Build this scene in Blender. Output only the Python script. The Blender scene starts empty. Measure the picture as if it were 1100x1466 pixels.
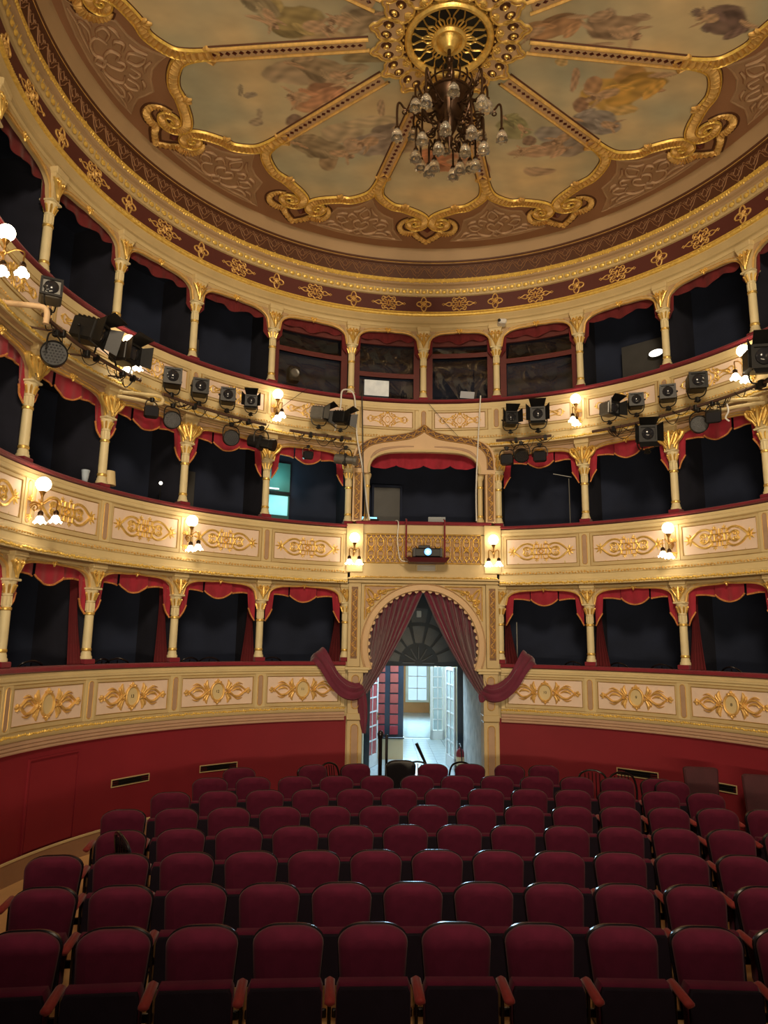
import bpy, math, random
import numpy as np
from mathutils import Matrix, Vector

# ------------------------------------------------------------------ camera, world, exposure, lights
SC = bpy.context.scene
COL = SC.collection
PI = math.pi
cam_data = bpy.data.cameras.new('camera')
cam = bpy.data.objects.new('camera', cam_data)
COL.objects.link(cam)
cam_data.sensor_fit = 'VERTICAL'
cam_data.sensor_height = 36.0
cam_data.lens = 1000.0 / 1466.0 * 36.0
cam_data.clip_start = 0.05
cam_data.clip_end = 100
_f, _r, _u = Vector((0.002935, 0.983731, 0.179624)), Vector((0.999879, -0.005631, 0.014504)), Vector((-0.01528, -0.17956, 0.983628))
_m = Matrix((_r, _u, -_f)).transposed().to_4x4()
_m.translation = (-0.730, -7.321, 2.719)
cam.matrix_world = _m
SC.camera = cam
SC.view_settings.view_transform = 'Standard'
SC.view_settings.look = 'None'
SC.view_settings.gamma = 1
SC.view_settings.use_curve_mapping = False
SC.view_settings.exposure = 0.36

world = bpy.data.worlds.new('world')
SC.world = world
world.use_nodes = True
world.node_tree.nodes['Background'].inputs[0].default_value = (0.85, 0.75, 0.65, 1)
world.node_tree.nodes['Background'].inputs[1].default_value = 0.02


def lamp(name, kind, loc, power, color, size=0.5, target=None, size_y=None, spot=None, blend=0.6):
    d = bpy.data.lights.new(name, kind)
    d.energy = power
    d.color = color
    if kind == 'AREA':
        d.size = size
        if size_y:
            d.shape = 'RECTANGLE'
            d.size_y = size_y
    else:
        d.shadow_soft_size = size
    if kind == 'SPOT':
        d.spot_size = spot
        d.spot_blend = blend
    o = bpy.data.objects.new(name, d)
    COL.objects.link(o)
    o.location = loc
    if target:
        o.rotation_euler = (Vector(target) - Vector(loc)).to_track_quat('-Z', 'Y').to_euler()
    return o


GLOBE_E, TULIP_E = 10.0, 7.0
# unseen lights behind the camera: high key spot, low fill added for the balconies
lamp('proscenium_light', 'SPOT', (0.0, -8.4, 9.0), 2300, (1.0, 0.79, 0.54), 1.0, (0, 5.0, 4.6), spot=math.radians(96), blend=.95)
lamp('stage_fill', 'AREA', (0.0, -9.4, 1.24), 400, (1.0, 0.78, 0.50), 7.0, (0, 3.0, 6.0), 0.34)
# daylight falling into the lobby behind the arch
lamp('lobby_daylight', 'AREA', (0.4, 16.5, 3.0), 420, (0.48, 0.78, 1.0), 1.4, (0.3, 13.0, 0.0), 3.0)
lamp('lobby_front_fill', 'AREA', (0.5, 10.9, 3.05), 75, (0.6, 0.84, 1.0), 1.6, (0.5, 10.9, 0), 2.4)  # fill added overhead to brighten the lobby's camera-facing side
lamp('passage_daylight', 'AREA', (0.1, 8.9, 2.9), 80, (0.5, 0.76, 1.0), 1.2, (0.1, 6.5, 0.3), 1.0)

# ------------------------------------------------------------------ geometry helpers
R0 = 4.98            # radius of the column line; the plan is a circle about the origin
rnd = random.Random(7)


class MB:
    def __init__(s):
        s.v, s.f, s.n = [], [], 0

    def add(s, V, F):
        V = np.asarray(V, float).reshape(-1, 3)
        s.v.append(V)
        b = s.n
        s.f += [tuple(i + b for i in q) for q in F]
        s.n += len(V)
        return s

    def tf(s, M):
        M = np.array(M)
        s.v = [np.c_[a, np.ones(len(a))] @ M[:3].T for a in s.v]
        return s

    def join(s, o, M=None):
        V = np.concatenate(o.v)
        if M is not None:
            M = np.array(M)
            V = np.c_[V, np.ones(len(V))] @ M[:3].T
        return s.add(V, o.f)

    def mesh(s, name, smooth=True, angle=40):
        me = bpy.data.meshes.new(name)
        V = np.concatenate(s.v) if s.v else np.zeros((0, 3))
        me.from_pydata(V.tolist(), [], s.f)
        if smooth:
            me.polygons.foreach_set('use_smooth', [True] * len(me.polygons))
            me.set_sharp_from_angle(angle=math.radians(angle))
        return me


def grid(P, cu=False, cv=False, flip=False):
    P = np.asarray(P, float)
    n, m = P.shape[:2]
    F = []
    for i in range(n if cu else n - 1):
        for j in range(m if cv else m - 1):
            a, b, c, d = i * m + j, ((i + 1) % n) * m + j, ((i + 1) % n) * m + (j + 1) % m, i * m + (j + 1) % m
            F.append((a, d, c, b) if flip else (a, b, c, d))
    return P.reshape(-1, 3), F


def box(c, s, bev=0.0, rz=0.0, M=None):
    """box centred at c with full sizes s, edges chamfered by bev"""
    hx, hy, hz = s[0] / 2, s[1] / 2, s[2] / 2
    mb = MB()
    if bev <= 0:
        V = [(x * hx, y * hy, z * hz) for x in (-1, 1) for y in (-1, 1) for z in (-1, 1)]
        F = [(0, 1, 3, 2), (4, 6, 7, 5), (0, 4, 5, 1), (2, 3, 7, 6), (0, 2, 6, 4), (1, 5, 7, 3)]
        mb.add(V, F)
    else:
        b = min(bev, hx * .9, hy * .9, hz * .9)
        rings = []
        for z, k in ((-hz, b), (-hz + b, 0), (hz - b, 0), (hz, b)):
            X, Y = hx - k, hy - k
            bb = b * .6
            rings.append([(X - bb, -Y, z), (X, -Y + bb, z), (X, Y - bb, z), (X - bb, Y, z), (-X + bb, Y, z), (-X, Y - bb, z), (-X, -Y + bb, z), (-X + bb, -Y, z)])
        V, F = grid(rings, cv=True)
        F = [q[::-1] for q in F]
        F += [tuple(range(7, -1, -1)), tuple(range(24, 32))]
        mb.add(V, F)
    if rz:
        mb.tf(Matrix.Rotation(rz, 4, 'Z'))
    if M is not None:
        mb.tf(M)
    mb.tf(Matrix.Translation(c))
    return mb


def frames(P, up=(0, 0, 1)):
    P = np.asarray(P, float)
    T = np.gradient(P, axis=0)
    T /= np.linalg.norm(T, axis=1)[:, None] + 1e-12
    N = []
    u = np.array(up, float)
    if abs(T[0] @ u) > .95:
        u = np.array((1., 0, 0)) if abs(T[0][0]) < .9 else np.array((0., 1, 0))
    n = u - (u @ T[0]) * T[0]
    n /= np.linalg.norm(n)
    for t in T:
        n = n - (n @ t) * t
        n /= np.linalg.norm(n) + 1e-12
        N.append(n)
    N = np.array(N)
    return T, N, np.cross(T, N)


def tube(P, r, n=6, cap=True, closed=False, up=(0, 0, 1)):
    P = np.asarray(P, float)
    T, N, B = frames(P, up)
    r = np.broadcast_to(np.asarray(r, float), (len(P),))
    a = np.linspace(0, 2 * PI, n, endpoint=False)
    V = P[:, None] + r[:, None, None] * (np.cos(a)[None, :, None] * N[:, None] + np.sin(a)[None, :, None] * B[:, None])
    V, F = grid(V, cu=closed, cv=True)
    if cap and not closed:
        F.append(tuple(range(n - 1, -1, -1)))
        F.append(tuple((len(P) - 1) * n + i for i in range(n)))
    return MB().add(V, F)


def lathe(prof, n=16, c=(0, 0, 0), a0=0):
    a = np.linspace(0, 2 * PI, n, endpoint=False) + a0
    V = [[(c[0] + r * math.cos(t), c[1] + r * math.sin(t), c[2] + z) for t in a] for r, z in prof]
    V, F = grid(V, cv=True)
    F = [q[::-1] for q in F]
    m = len(prof)
    F.append(tuple(range(n - 1, -1, -1)))
    F.append(tuple((m - 1) * n + i for i in range(n)))
    if prof[0][1] > prof[-1][1]:
        F = [q[::-1] for q in F]
    return MB().add(V, F)


def ball(c, r, n=12, m=8, sz=1.0):
    return lathe([(max(1e-4, r * math.sin(PI * i / m)), -r * sz * math.cos(PI * i / m)) for i in range(m + 1)], n, c)


def cr(pts, k=6, closed=False):
    """Catmull-Rom through pts"""
    P = np.asarray(pts, float)
    n = len(P)
    out = []
    for i in range(n if closed else n - 1):
        if closed:
            a, b, c, d = P[(i - 1) % n], P[i], P[(i + 1) % n], P[(i + 2) % n]
        else:
            a, b, c, d = P[max(i - 1, 0)], P[i], P[i + 1], P[min(i + 2, n - 1)]
        for t in np.arange(k) / k:
            out.append(.5 * ((2 * b) + (-a + c) * t + (2 * a - 5 * b + 4 * c - d) * t * t + (-a + 3 * b - 3 * c + d) * t ** 3))
    if not closed:
        out.append(P[-1])
    return np.array(out)


def spiral(cx, cy, r0, r1, a0, turns, n=16):
    t = np.linspace(0, 1, n)
    r = r0 + (r1 - r0) * t
    a = a0 + turns * 2 * PI * t
    return np.c_[cx + r * np.cos(a), cy + r * np.sin(a)]


def strip(P, w, h, mp, closed=False, prof=((-.5, 0), (-.36, .75), (0, 1), (.36, .75), (.5, 0)), taper=None, mod=None):
    """raised moulding along the 2-D path P laid on the surface mp(a, b, height)"""
    P = np.asarray(P, float)
    if closed:
        T = np.roll(P, -1, 0) - np.roll(P, 1, 0)
    else:
        T = np.gradient(P, axis=0)
    T /= np.linalg.norm(T, axis=1)[:, None] + 1e-12
    N = np.c_[-T[:, 1], T[:, 0]]
    k = np.ones(len(P))
    if taper:
        t = np.linspace(0, 1, len(P))
        k = np.interp(t, [0, .5, 1], taper)
    V = []
    for i in range(len(P)):
        hh = h * (mod[i % len(mod)] if mod is not None else 1)
        V.append([mp(P[i, 0] + N[i, 0] * q * w * k[i], P[i, 1] + N[i, 1] * q * w * k[i], g * hh * (k[i] ** .5)) for q, g in prof])
    V, F = grid(V, cu=closed, flip=True)
    return MB().add(V, F)


def plate(outline, t, mp, base=0.0, edge=True):
    """flat piece with the 2-D outline, raised from base to base+t on the surface mp"""
    n = len(outline)
    V = [mp(a, b, base + t) for a, b in outline] + [mp(a, b, base) for a, b in outline]
    F = [tuple(range(n))]
    if edge:
        F += [(i, n + i, n + (i + 1) % n, (i + 1) % n) for i in range(n)]
    return MB().add(V, F)


def ring_plate(outer, inner, t, mp, base=0.0):
    n = len(outer)
    V = [mp(a, b, base + t) for a, b in outer] + [mp(a, b, base + t) for a, b in inner] + [mp(a, b, base) for a, b in outer] + [mp(a, b, base) for a, b in inner]
    F = []
    for i in range(n):
        j = (i + 1) % n
        F += [(i, n + i, n + j, j), (i, j, 2 * n + j, 2 * n + i), (n + i, 3 * n + i, 3 * n + j, n + j)]
    return MB().add(V, F)


def rect(a0, a1, b0, b1, k=1):
    """rectangle outline, horizontal edges split k times so that it can follow the curve"""
    A = np.linspace(a0, a1, k + 1)
    return [(x, b0) for x in A] + [(x, b1) for x in A[::-1]]


def capsule(a, b0, b1, w, n=6):
    o = []
    for i in range(n + 1):
        t = PI * i / n
        o.append((a + w * math.cos(t), b1 - w + w * math.sin(t)))
    for i in range(n + 1):
        t = PI + PI * i / n
        o.append((a + w * math.cos(t), b0 + w + w * math.sin(t)))
    return o


# ------------------------------------------------------------------ object helpers
def obj(name, mb, mat, parent=None, M=None, smooth=True, angle=40):
    me = mb.mesh(name, smooth, angle) if isinstance(mb, MB) else mb
    if mat and not me.materials:
        me.materials.append(mat)
    o = bpy.data.objects.new(name, me)
    COL.objects.link(o)
    if parent:
        o.parent = parent
    if M is not None:
        o.matrix_local = M
    return o


def tag(o, label, cat, group=None):
    o['label'] = label
    o['category'] = cat
    if group:
        o['group'] = group
    return o


def thing(name, label, cat, M=None, group=None):
    o = bpy.data.objects.new(name, None)
    o.empty_display_size = .1
    COL.objects.link(o)
    if M is not None:
        o.matrix_local = M
    return tag(o, label, cat, group)


def struct(name, mb, mat, parent=None, M=None, label=None, **k):
    o = obj(name, mb, mat, parent, M, **k)
    if not parent:
        o['kind'] = 'structure'
    if label:
        o['label'] = label
    return o


def dup(root, M, label, group=None):
    r = root.copy()
    COL.objects.link(r)
    r.matrix_local = M
    r['label'] = label
    if group:
        r['group'] = group
    for ch in list(root.children):
        c = ch.copy()
        COL.objects.link(c)
        c.parent = r
        for g in list(ch.children):
            d = g.copy()
            COL.objects.link(d)
            d.parent = c
    return r


def pol(r, deg, z):
    t = math.radians(deg)
    return (r * math.sin(t), r * math.cos(t), z)


def at(deg, z, r=R0):
    """frame on the circle: x along the wall, y outwards, z up"""
    return Matrix.Translation(pol(r, deg, z)) @ Matrix.Rotation(-math.radians(deg), 4, 'Z')


def bay(z0=0.0, d0=0.0, r=R0):
    """map (s, z, height) on the cylinder into the frame at(deg, z0, r); d0 = distance inwards"""
    def mp(s, z, h):
        q = r - d0 - h
        a = s / r
        return (q * math.sin(a), q * math.cos(a) - r, z - z0)
    return mp


def flat(d0=0.0):
    return lambda x, z, h: (x, -d0 - h, z)


def sweep(prof, a0, a1, origin=(0, 0, 0), step=1.5, close=False):
    """profile of (radius, z) swept about the centre from angle a0 to a1"""
    n = max(2, int(abs(a1 - a0) / step) + 1)
    A = np.radians(np.linspace(a0, a1, n))
    o = np.array(origin)
    V = [[np.array((r * math.sin(a), r * math.cos(a), z)) - o for r, z in prof] for a in A]
    V, F = grid(V, cv=close, flip=True)
    mb = MB().add(V, F)
    if close:
        m = len(prof)
        mb.f.append(tuple(range(m)))
        mb.f.append(tuple((n - 1) * m + i for i in range(m - 1, -1, -1)))
    return mb


# ------------------------------------------------------------------ materials
def node_mat(name):
    m = bpy.data.materials.new(name)
    m.use_nodes = True
    nt = m.node_tree
    return m, nt, nt.nodes['Principled BSDF']


def mat(name, col, rough=.6, metal=0.0, var=.12, scale=6.0, bump=0.0, bscale=60.0, sheen=0.0, spec=.5, coat=0.0, em=None, es=0.0, trans=0.0, ior=1.45):
    m, nt, b = node_mat(name)
    b.inputs['Roughness'].default_value = rough
    b.inputs['Metallic'].default_value = metal
    b.inputs['Specular IOR Level'].default_value = spec
    b.inputs['Sheen Weight'].default_value = sheen
    b.inputs['Coat Weight'].default_value = coat
    b.inputs['Transmission Weight'].default_value = trans
    b.inputs['IOR'].default_value = ior
    if em:
        b.inputs['Emission Color'].default_value = (*em, 1)
        b.inputs['Emission Strength'].default_value = es
    tc = nt.nodes.new('ShaderNodeTexCoord')
    if var:
        n = nt.nodes.new('ShaderNodeTexNoise')
        n.inputs['Scale'].default_value = scale
        n.inputs['Detail'].default_value = 5
        nt.links.new(tc.outputs['Object'], n.inputs['Vector'])
        r = nt.nodes.new('ShaderNodeValToRGB')
        r.color_ramp.elements[0].position = .3
        r.color_ramp.elements[1].position = .7
        r.color_ramp.elements[0].color = (*[c * (1 - var) for c in col], 1)
        r.color_ramp.elements[1].color = (*[min(1, c * (1 + var)) for c in col], 1)
        nt.links.new(n.outputs['Fac'], r.inputs['Fac'])
        nt.links.new(r.outputs['Color'], b.inputs['Base Color'])
    else:
        b.inputs['Base Color'].default_value = (*col, 1)
    if bump:
        n2 = nt.nodes.new('ShaderNodeTexNoise')
        n2.inputs['Scale'].default_value = bscale
        n2.inputs['Detail'].default_value = 4
        nt.links.new(tc.outputs['Object'], n2.inputs['Vector'])
        bm = nt.nodes.new('ShaderNodeBump')
        bm.inputs['Strength'].default_value = bump
        bm.inputs['Distance'].default_value = .01
        nt.links.new(n2.outputs['Fac'], bm.inputs['Height'])
        nt.links.new(bm.outputs['Normal'], b.inputs['Normal'])
    return m


GOLD = mat('gilding', (.86, .58, .17), .34, .6, .22, 14, .25, 70)
GOLDM = mat('matt_gilding', (.74, .47, .15), .45, .35, .18, 14, .15, 50)
LINE = mat('shade_gold_line', (.40, .25, .075), .5, .3, .15, 14)  # brown-gold, darkened to paint in the shade of moulding cavities
GARL = mat('bright_gilding', (.90, .60, .14), .38, .35, .2, 20)
CREAM = mat('cream_paint', (.67, .54, .29), .5, 0, .06, 3)
COLC = mat('column_cream', (.74, .64, .38), .45, 0, .06, 4)
CREAM2 = mat('ochre_paint', (.57, .44, .225), .5, 0, .06, 3)
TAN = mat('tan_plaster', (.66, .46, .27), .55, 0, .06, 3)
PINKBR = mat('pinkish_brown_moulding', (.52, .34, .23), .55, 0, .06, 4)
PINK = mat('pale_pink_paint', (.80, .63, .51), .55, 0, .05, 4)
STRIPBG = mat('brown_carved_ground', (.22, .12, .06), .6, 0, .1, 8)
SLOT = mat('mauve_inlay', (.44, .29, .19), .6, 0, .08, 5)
VELVET3 = mat('dark_red_velvet', (.13, .009, .012), .85, 0, .2, 5, .2, 200, .1)  # darker red than the lower valances
TANDK = mat('shaded_soiled_plaster', (.46, .31, .17), .6, 0, .16, 7)  # darker tan: dirt, plus shade under the balconies painted in
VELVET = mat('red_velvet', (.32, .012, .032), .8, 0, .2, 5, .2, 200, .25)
RAILRED = mat('red_plush', (.19, .006, .020), .75, 0, .12, 8, .1, 200, .2)
FRINGE = mat('gold_fringe', (.62, .25, .08), .7, .2, .3, 60)
WALLRED = mat('red_wall_cloth', (.21, .010, .021), .7, 0, .07, 1.2, .05, 200)
BURG = mat('burgundy_paint', (.105, .028, .024), .55, 0, .08, 2)
BROWN = mat('brown_ceiling_paint', (.36, .19, .105), .6, 0, .06, 2)
BROWN2 = mat('dark_brown_line', (.10, .038, .018), .55, 0, .1, 3)
RELIEF = mat('pale_brown_relief', (.44, .28, .165), .6, 0, .08, 6)
COVE = mat('cove_plaster', (.44, .30, .165), .6, 0, .07, 1.5)
DARK = mat('box_shade_navy', (.014, .020, .044), .9, 0, .2, 2)  # near-black navy puts the gloom inside the boxes into the colour
BOXSHADE = mat('box_shade_black', (.012, .013, .026), .9, 0, .2, 3)  # same gloom painted onto box floors and partitions
BLACK = mat('black_metal', (.012, .012, .013), .42, .2, .15, 20, .05, 80)
GREYMET = mat('grey_metal', (.22, .22, .21), .4, .7, .1, 12)
LENS = mat('lens_glass', (.02, .02, .025), .14, 0, 0, spec=.5)
DRAPE = mat('dim_red_cloth', (.10, .006, .010), .85, 0, .2, 5, .1, 160)
BRONZE = mat('dark_bronze', (.055, .028, .014), .35, .7, .3, 16)
BRASS = mat('old_brass', (.42, .24, .07), .32, .85, .2, 14)
GLOBE = mat('lit_globe_glass', (.9, .85, .75), .3, 0, 0, em=(1.0, .80, .52), es=GLOBE_E)
TULIP = mat('lit_tulip_glass', (.9, .85, .75), .3, 0, 0, em=(1.0, .84, .60), es=TULIP_E)
GLASS = mat('clear_cut_glass', (.85, .8, .7), .08, 0, 0, trans=.85, coat=.5)
DIMGREY = mat('dim_grey_face', (.028, .03, .034), .5, 0, .1, 12)
SEATRED = mat('seat_velvet', (.094, .007, .027), .85, 0, .16, 9, .12, 250, .12, spec=.2)
SEATDK = mat('seat_underside', (.013, .008, .016), .7, 0, .15, 9, spec=.2)
ARMRED = mat('armrest_plush', (.26, .018, .016), .7, 0, .1, 20, .1, 200, .2)
LACQ = mat('black_lacquer', (.010, .008, .010), .22, 0, .1, 10, spec=.6)
FLOORM = mat('floor_lino', (.62, .38, .17), .5, 0, .12, 2)
BASEM = mat('baseboard_paint', (.33, .19, .11), .5, 0, .06, 3)
CURT = mat('burgundy_drape', (.135, .011, .038), .75, 0, .18, 6, .12, 160, .35)
WHITE = mat('white_paint', (.74, .74, .72), .45, 0, .05, 4)
NAVY = mat('dark_blue_paint', (.035, .055, .08), .5, 0, .15, 3)
STONE = mat('pale_stone', (.60, .60, .57), .75, 0, .25, 5, .5, 18)
TILE = mat('glazed_floor_tile', (.46, .54, .58), .12, 0, .08, 6)
ORANGE = mat('orange_plaster', (.66, .30, .13), .7, 0, .06, 3)
CREAMW = mat('cream_plaster', (.66, .55, .34), .65, 0, .05, 3)
REDPANE = mat('red_glass_pane', (.42, .06, .075), .25, 0, .15, 4)
SKYPANE = mat('daylit_pane', (.25, .3, .34), .2, 0, 0, em=(.50, .74, .95), es=.8)
# ------------------------------------------------------------------ the house: floor, walls, boxes
ANG = [15.5, 32.7, 49.7, 66.4, 82.9, 99.4, 115.9]
END = 117.5
ORD = ['first', 'second', 'third', 'fourth', 'fifth', 'sixth', 'seventh', 'eighth', 'ninth', 'tenth', 'eleventh', 'twelfth', 'thirteenth', 'fourteenth', 'fifteenth']
TIER = {1: 'lowest tier', 2: 'middle tier', 3: 'top tier'}
SIDE = {-1: 'left', 1: 'right'}
a = np.radians(np.arange(0, 360, 3))
struct('floor', MB().add(np.c_[5.0 * np.sin(a), 5.0 * np.cos(a), 0 * a], [tuple(range(len(a)))[::-1]]), FLOORM, smooth=False)
stage_bm = box((0, -8.9, .52), (9.6, 7.2, 1.04), .02)
struct('floor_stage', stage_bm, mat('stage_boards', (.10, .07, .05), .6, 0, .15, 4), smooth=False)

RW = 4.90
for sd in (-1, 1):
    nm = SIDE[sd]
    w = struct('wall_' + nm, sweep([(RW, 0), (RW, 1.46)], sd * 14.2, sd * END) if sd > 0 else sweep([(RW, 0), (RW, 1.46)], sd * END, sd * 14.2), WALLRED)
    lo, hi = sorted((sd * 14.2, sd * END))
    o = struct('baseboard_' + nm, sweep([(RW - .001, .235), (RW - .035, .235), (RW - .035, 0), (RW - .001, 0)], lo, hi), BASEM, angle=30)
    e = obj('top_edge', sweep([(RW - .03, .262), (RW - .045, .258), (RW - .045, .236), (RW - .03, .232)], lo, hi), CREAM, o)
    e['label'] = 'cream bead along the top edge'
# flush door in the red wall on the left
dr = struct('door_1', sweep([(RW - .001, 1.25), (RW - .016, 1.245), (RW - .016, .275), (RW - .001, .27)], -76.0, -67.3, close=True), WALLRED, angle=30)
dr['label'] = 'flush red jib door in the left wall'
t = obj('door_frame', MB().join(sweep([(RW - .01, .3), (RW - .024, .3)], -67.1, -66.8)), WALLRED, dr)
fr = MB()
for q in (-76.4, -67.0):
    fr.join(sweep([(RW - .0, 1.3), (RW - .022, 1.3), (RW - .022, .27), (RW, .27)], q - .12, q + .12, step=.1, close=True))
fr.join(sweep([(RW, 1.3), (RW - .022, 1.3), (RW - .022, 1.275), (RW, 1.275)], -76.4, -67.0, close=True))
bpy.data.objects.remove(t)
obj('door_frame', fr, WALLRED, dr, angle=30)


def vent(a0, a1, z0, z1, tilt, label):
    m = (a0 + a1) / 2
    w = (a1 - a0) * PI / 180 * RW
    t = thing('vent', label, 'vent', at(m, z0, RW) @ Matrix.Rotation(tilt, 4, 'Y'), 'slot vents in the red wall')
    h = z1 - z0
    mp = lambda x, z, q: (x, -q, z)
    obj('backing', plate(rect(-w / 2, w / 2, 0, h), .004, mp), BLACK, t, smooth=False)
    obj('frame', ring_plate(rect(-w / 2 - .012, w / 2 + .012, -.012, h + .012), rect(-w / 2, w / 2, 0, h), .02, mp), CREAM2, t, smooth=False)
    for i in range(3):
        z = h * (i + .5) / 3
        obj('slat', box((0, -.014, z), (w - .004, .016, .006), M=Matrix.Rotation(.5, 4, 'X')), BLACK, t, smooth=False)


vent(-60.2, -53.3, .75, .83, 0, 'black slot vent in red wall beyond the jib door, framed in cream')
vent(-43.4, -36.4, .75, .83, 0, 'slot vent in red wall behind left end of the rear seats, showing slats')
vent(37.0, 44.1, .74, .83, 0, 'long black slot vent in red wall behind the right rear seats')
vent(52.0, 57.5, .74, .83, 0, 'black slot vent between the two tall dark chairs')

ZF = {1: 1.55, 2: 3.86, 3: 6.24}          # floor levels of the boxes
ZR = {1: 2.345, 2: 4.68, 3: 7.03}         # top of the balcony rails
ZC = {1: 3.34, 2: 5.69, 3: 8.05}          # top of the capitals
ZB = {1: 3.655, 2: 6.13, 3: 8.47}         # underside of the beam over the boxes
RB = 5.95
for t in (1, 2, 3):
    rng = [(-END, END)] if t > 1 else [(-END, -15.5), (15.5, END)]
    for lo, hi in rng:
        struct('floor_box', sweep([(R0 - .02, ZF[t]), (RB + .1, ZF[t]), (RB + .1, ZF[t] - .09), (R0 - .02, ZF[t] - .09)], lo, hi, close=True), BOXSHADE, angle=30)
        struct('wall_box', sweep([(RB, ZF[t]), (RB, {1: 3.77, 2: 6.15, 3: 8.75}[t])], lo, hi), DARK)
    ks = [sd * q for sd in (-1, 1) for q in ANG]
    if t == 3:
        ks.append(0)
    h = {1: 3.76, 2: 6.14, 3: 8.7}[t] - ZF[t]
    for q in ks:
        struct('wall_partition', box((0, .53, h / 2), (.03, .9, h)), BOXSHADE, M=at(q, ZF[t]), smooth=False)
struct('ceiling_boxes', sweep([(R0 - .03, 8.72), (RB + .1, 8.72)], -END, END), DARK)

# ------------------------------------------------------------------ ornaments (each returns one relief mesh, centred on s=0, z=0)


def mir(f, mb, mp):
    f(mb, mp)
    f(mb, lambda a, b, h: mp(-a, b, h))
    return mb


def fan(mb, mp, x, z, a0, r, n, spread, w, h):
    for i in range(n):
        t = a0 + spread * (i - (n - 1) / 2) / max(1, n - 1)
        L = r * (1 - .25 * abs(i - (n - 1) / 2) / n * 2)
        mb.join(strip(cr([(x, z), (x + L * .6 * math.cos(t), z + L * .6 * math.sin(t)), (x + L * math.cos(t), z + L * math.sin(t))], 3), w, h, mp, taper=(.4, 1.2, .3)))


def orn_mid(mp0):
    """middle tier: interlaced squares between two hearts, palmettes at the ends"""
    mb = MB()

    def half(mb, mp):
        mb.join(strip(cr([(.13, .0), (.10, .07), (.17, .115), (.26, .10), (.34, .035), (.37, .0), (.34, -.035), (.26, -.10), (.17, -.115), (.10, -.07), (.13, 0)], 4), 0.030, 0.024, mp))
        mb.join(strip(cr([(.13, .0), (.16, .05), (.21, .065), (.25, .035), (.23, .0), (.25, -.035), (.21, -.065), (.16, -.05), (.13, 0)], 4), 0.022, 0.020, mp))
        mb.join(strip(spiral(.20, .03, .03, .006, 0, 1.3), 0.016, 0.017, mp))
        mb.join(strip(spiral(.20, -.03, .03, .006, 0, -1.3), 0.016, 0.017, mp))
        fan(mb, mp, .37, 0, 0, .10, 5, 2.6, .022, .014)
        mb.join(strip([(.36, .022), (.41, .022), (.41, -.022), (.36, -.022)], 0.016, 0.020, mp))
        for z in (-.075, .075):
            mb.join(strip([(.035, z - .03), (.095, z - .03), (.095, z + .03), (.035, z + .03)], 0.022, 0.024, mp, closed=True))
            fan(mb, mp, .065, z + (.035 if z > 0 else -.035), PI / 2 if z > 0 else -PI / 2, .05, 3, 1.4, .014, .01)
        mb.join(strip([(.065, -.045), (.065, .045)], 0.022, 0.024, mp))
    mir(half, mb, mp0)
    for z in (-.045, .045):
        mb.join(strip([(-.14, z), (.14, z)], 0.019, 0.025, mp0))
    mb.join(strip([(0, -.11), (.0, -.05)], 0.019, 0.020, mp0))
    mb.join(strip([(0, .11), (.0, .05)], 0.019, 0.020, mp0))
    mb.join(strip([(0, -.035), (.035, 0), (0, .035), (-.035, 0)], 0.022, 0.031, mp0, closed=True))
    return mb


def orn_low(mp0):
    """lowest tier: oval wreath, looped acanthus arms and bud finials"""
    mb = MB()
    E = [(.108 * math.cos(t), .132 * math.sin(t)) for t in np.linspace(0, 2 * PI, 32, endpoint=False)]
    mb.join(strip(E, .034, .034, mp0, closed=True))

    def half(mb, mp):
        mb.join(strip(cr([(.13, -.04), (.20, .01), (.28, .07), (.37, .08), (.45, .03), (.50, -.005)], 5), .034, .034, mp, taper=(1, 1.1, .7)))
        mb.join(strip(cr([(.13, .04), (.20, -.01), (.28, -.07), (.37, -.08), (.45, -.025), (.50, .012)], 5), .034, .042, mp, taper=(1, 1.1, .7)))
        mb.join(strip(cr([(.25, .0), (.31, .03), (.38, .025), (.42, -.01)], 4), .04, .03, mp, taper=(.4, 1.2, .4)))
        mb.join(strip(cr([(.27, .08), (.35, .12), (.43, .10)], 4), .026, .03, mp, taper=(.5, 1.1, .2)))
        mb.join(strip(cr([(.27, -.08), (.35, -.12), (.43, -.10)], 4), .026, .03, mp, taper=(.5, 1.1, .2)))
        for g in (1, -1):
            mb.join(strip(cr([(.155, .04 * g), (.19, .11 * g), (.175, .175 * g)], 4), .05, .036, mp, taper=(.8, 1.2, .15)))
            mb.join(strip(cr([(.18, .03 * g), (.225, .09 * g), (.23, .13 * g)], 4), .03, .03, mp, taper=(.8, 1.1, .2)))
        mb.join(strip(spiral(.19, 0, .038, .008, PI, 1.2), .024, .044, mp))
        fan(mb, mp, .50, 0, 0, .075, 3, 1.5, .04, .03)
        mb.join(strip([(.485, .032), (.485, -.032)], .024, .028, mp))
    mir(half, mb, mp0)
    for g in (1, -1):
        fan(mb, mp0, 0, .125 * g, PI / 2 * g, .065, 3, 2.2, .036, .034)
        mb.join(strip(cr([(-.06, .14 * g), (0, .155 * g), (.06, .14 * g)], 4), .02, .03, mp0))
    return mb


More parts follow.
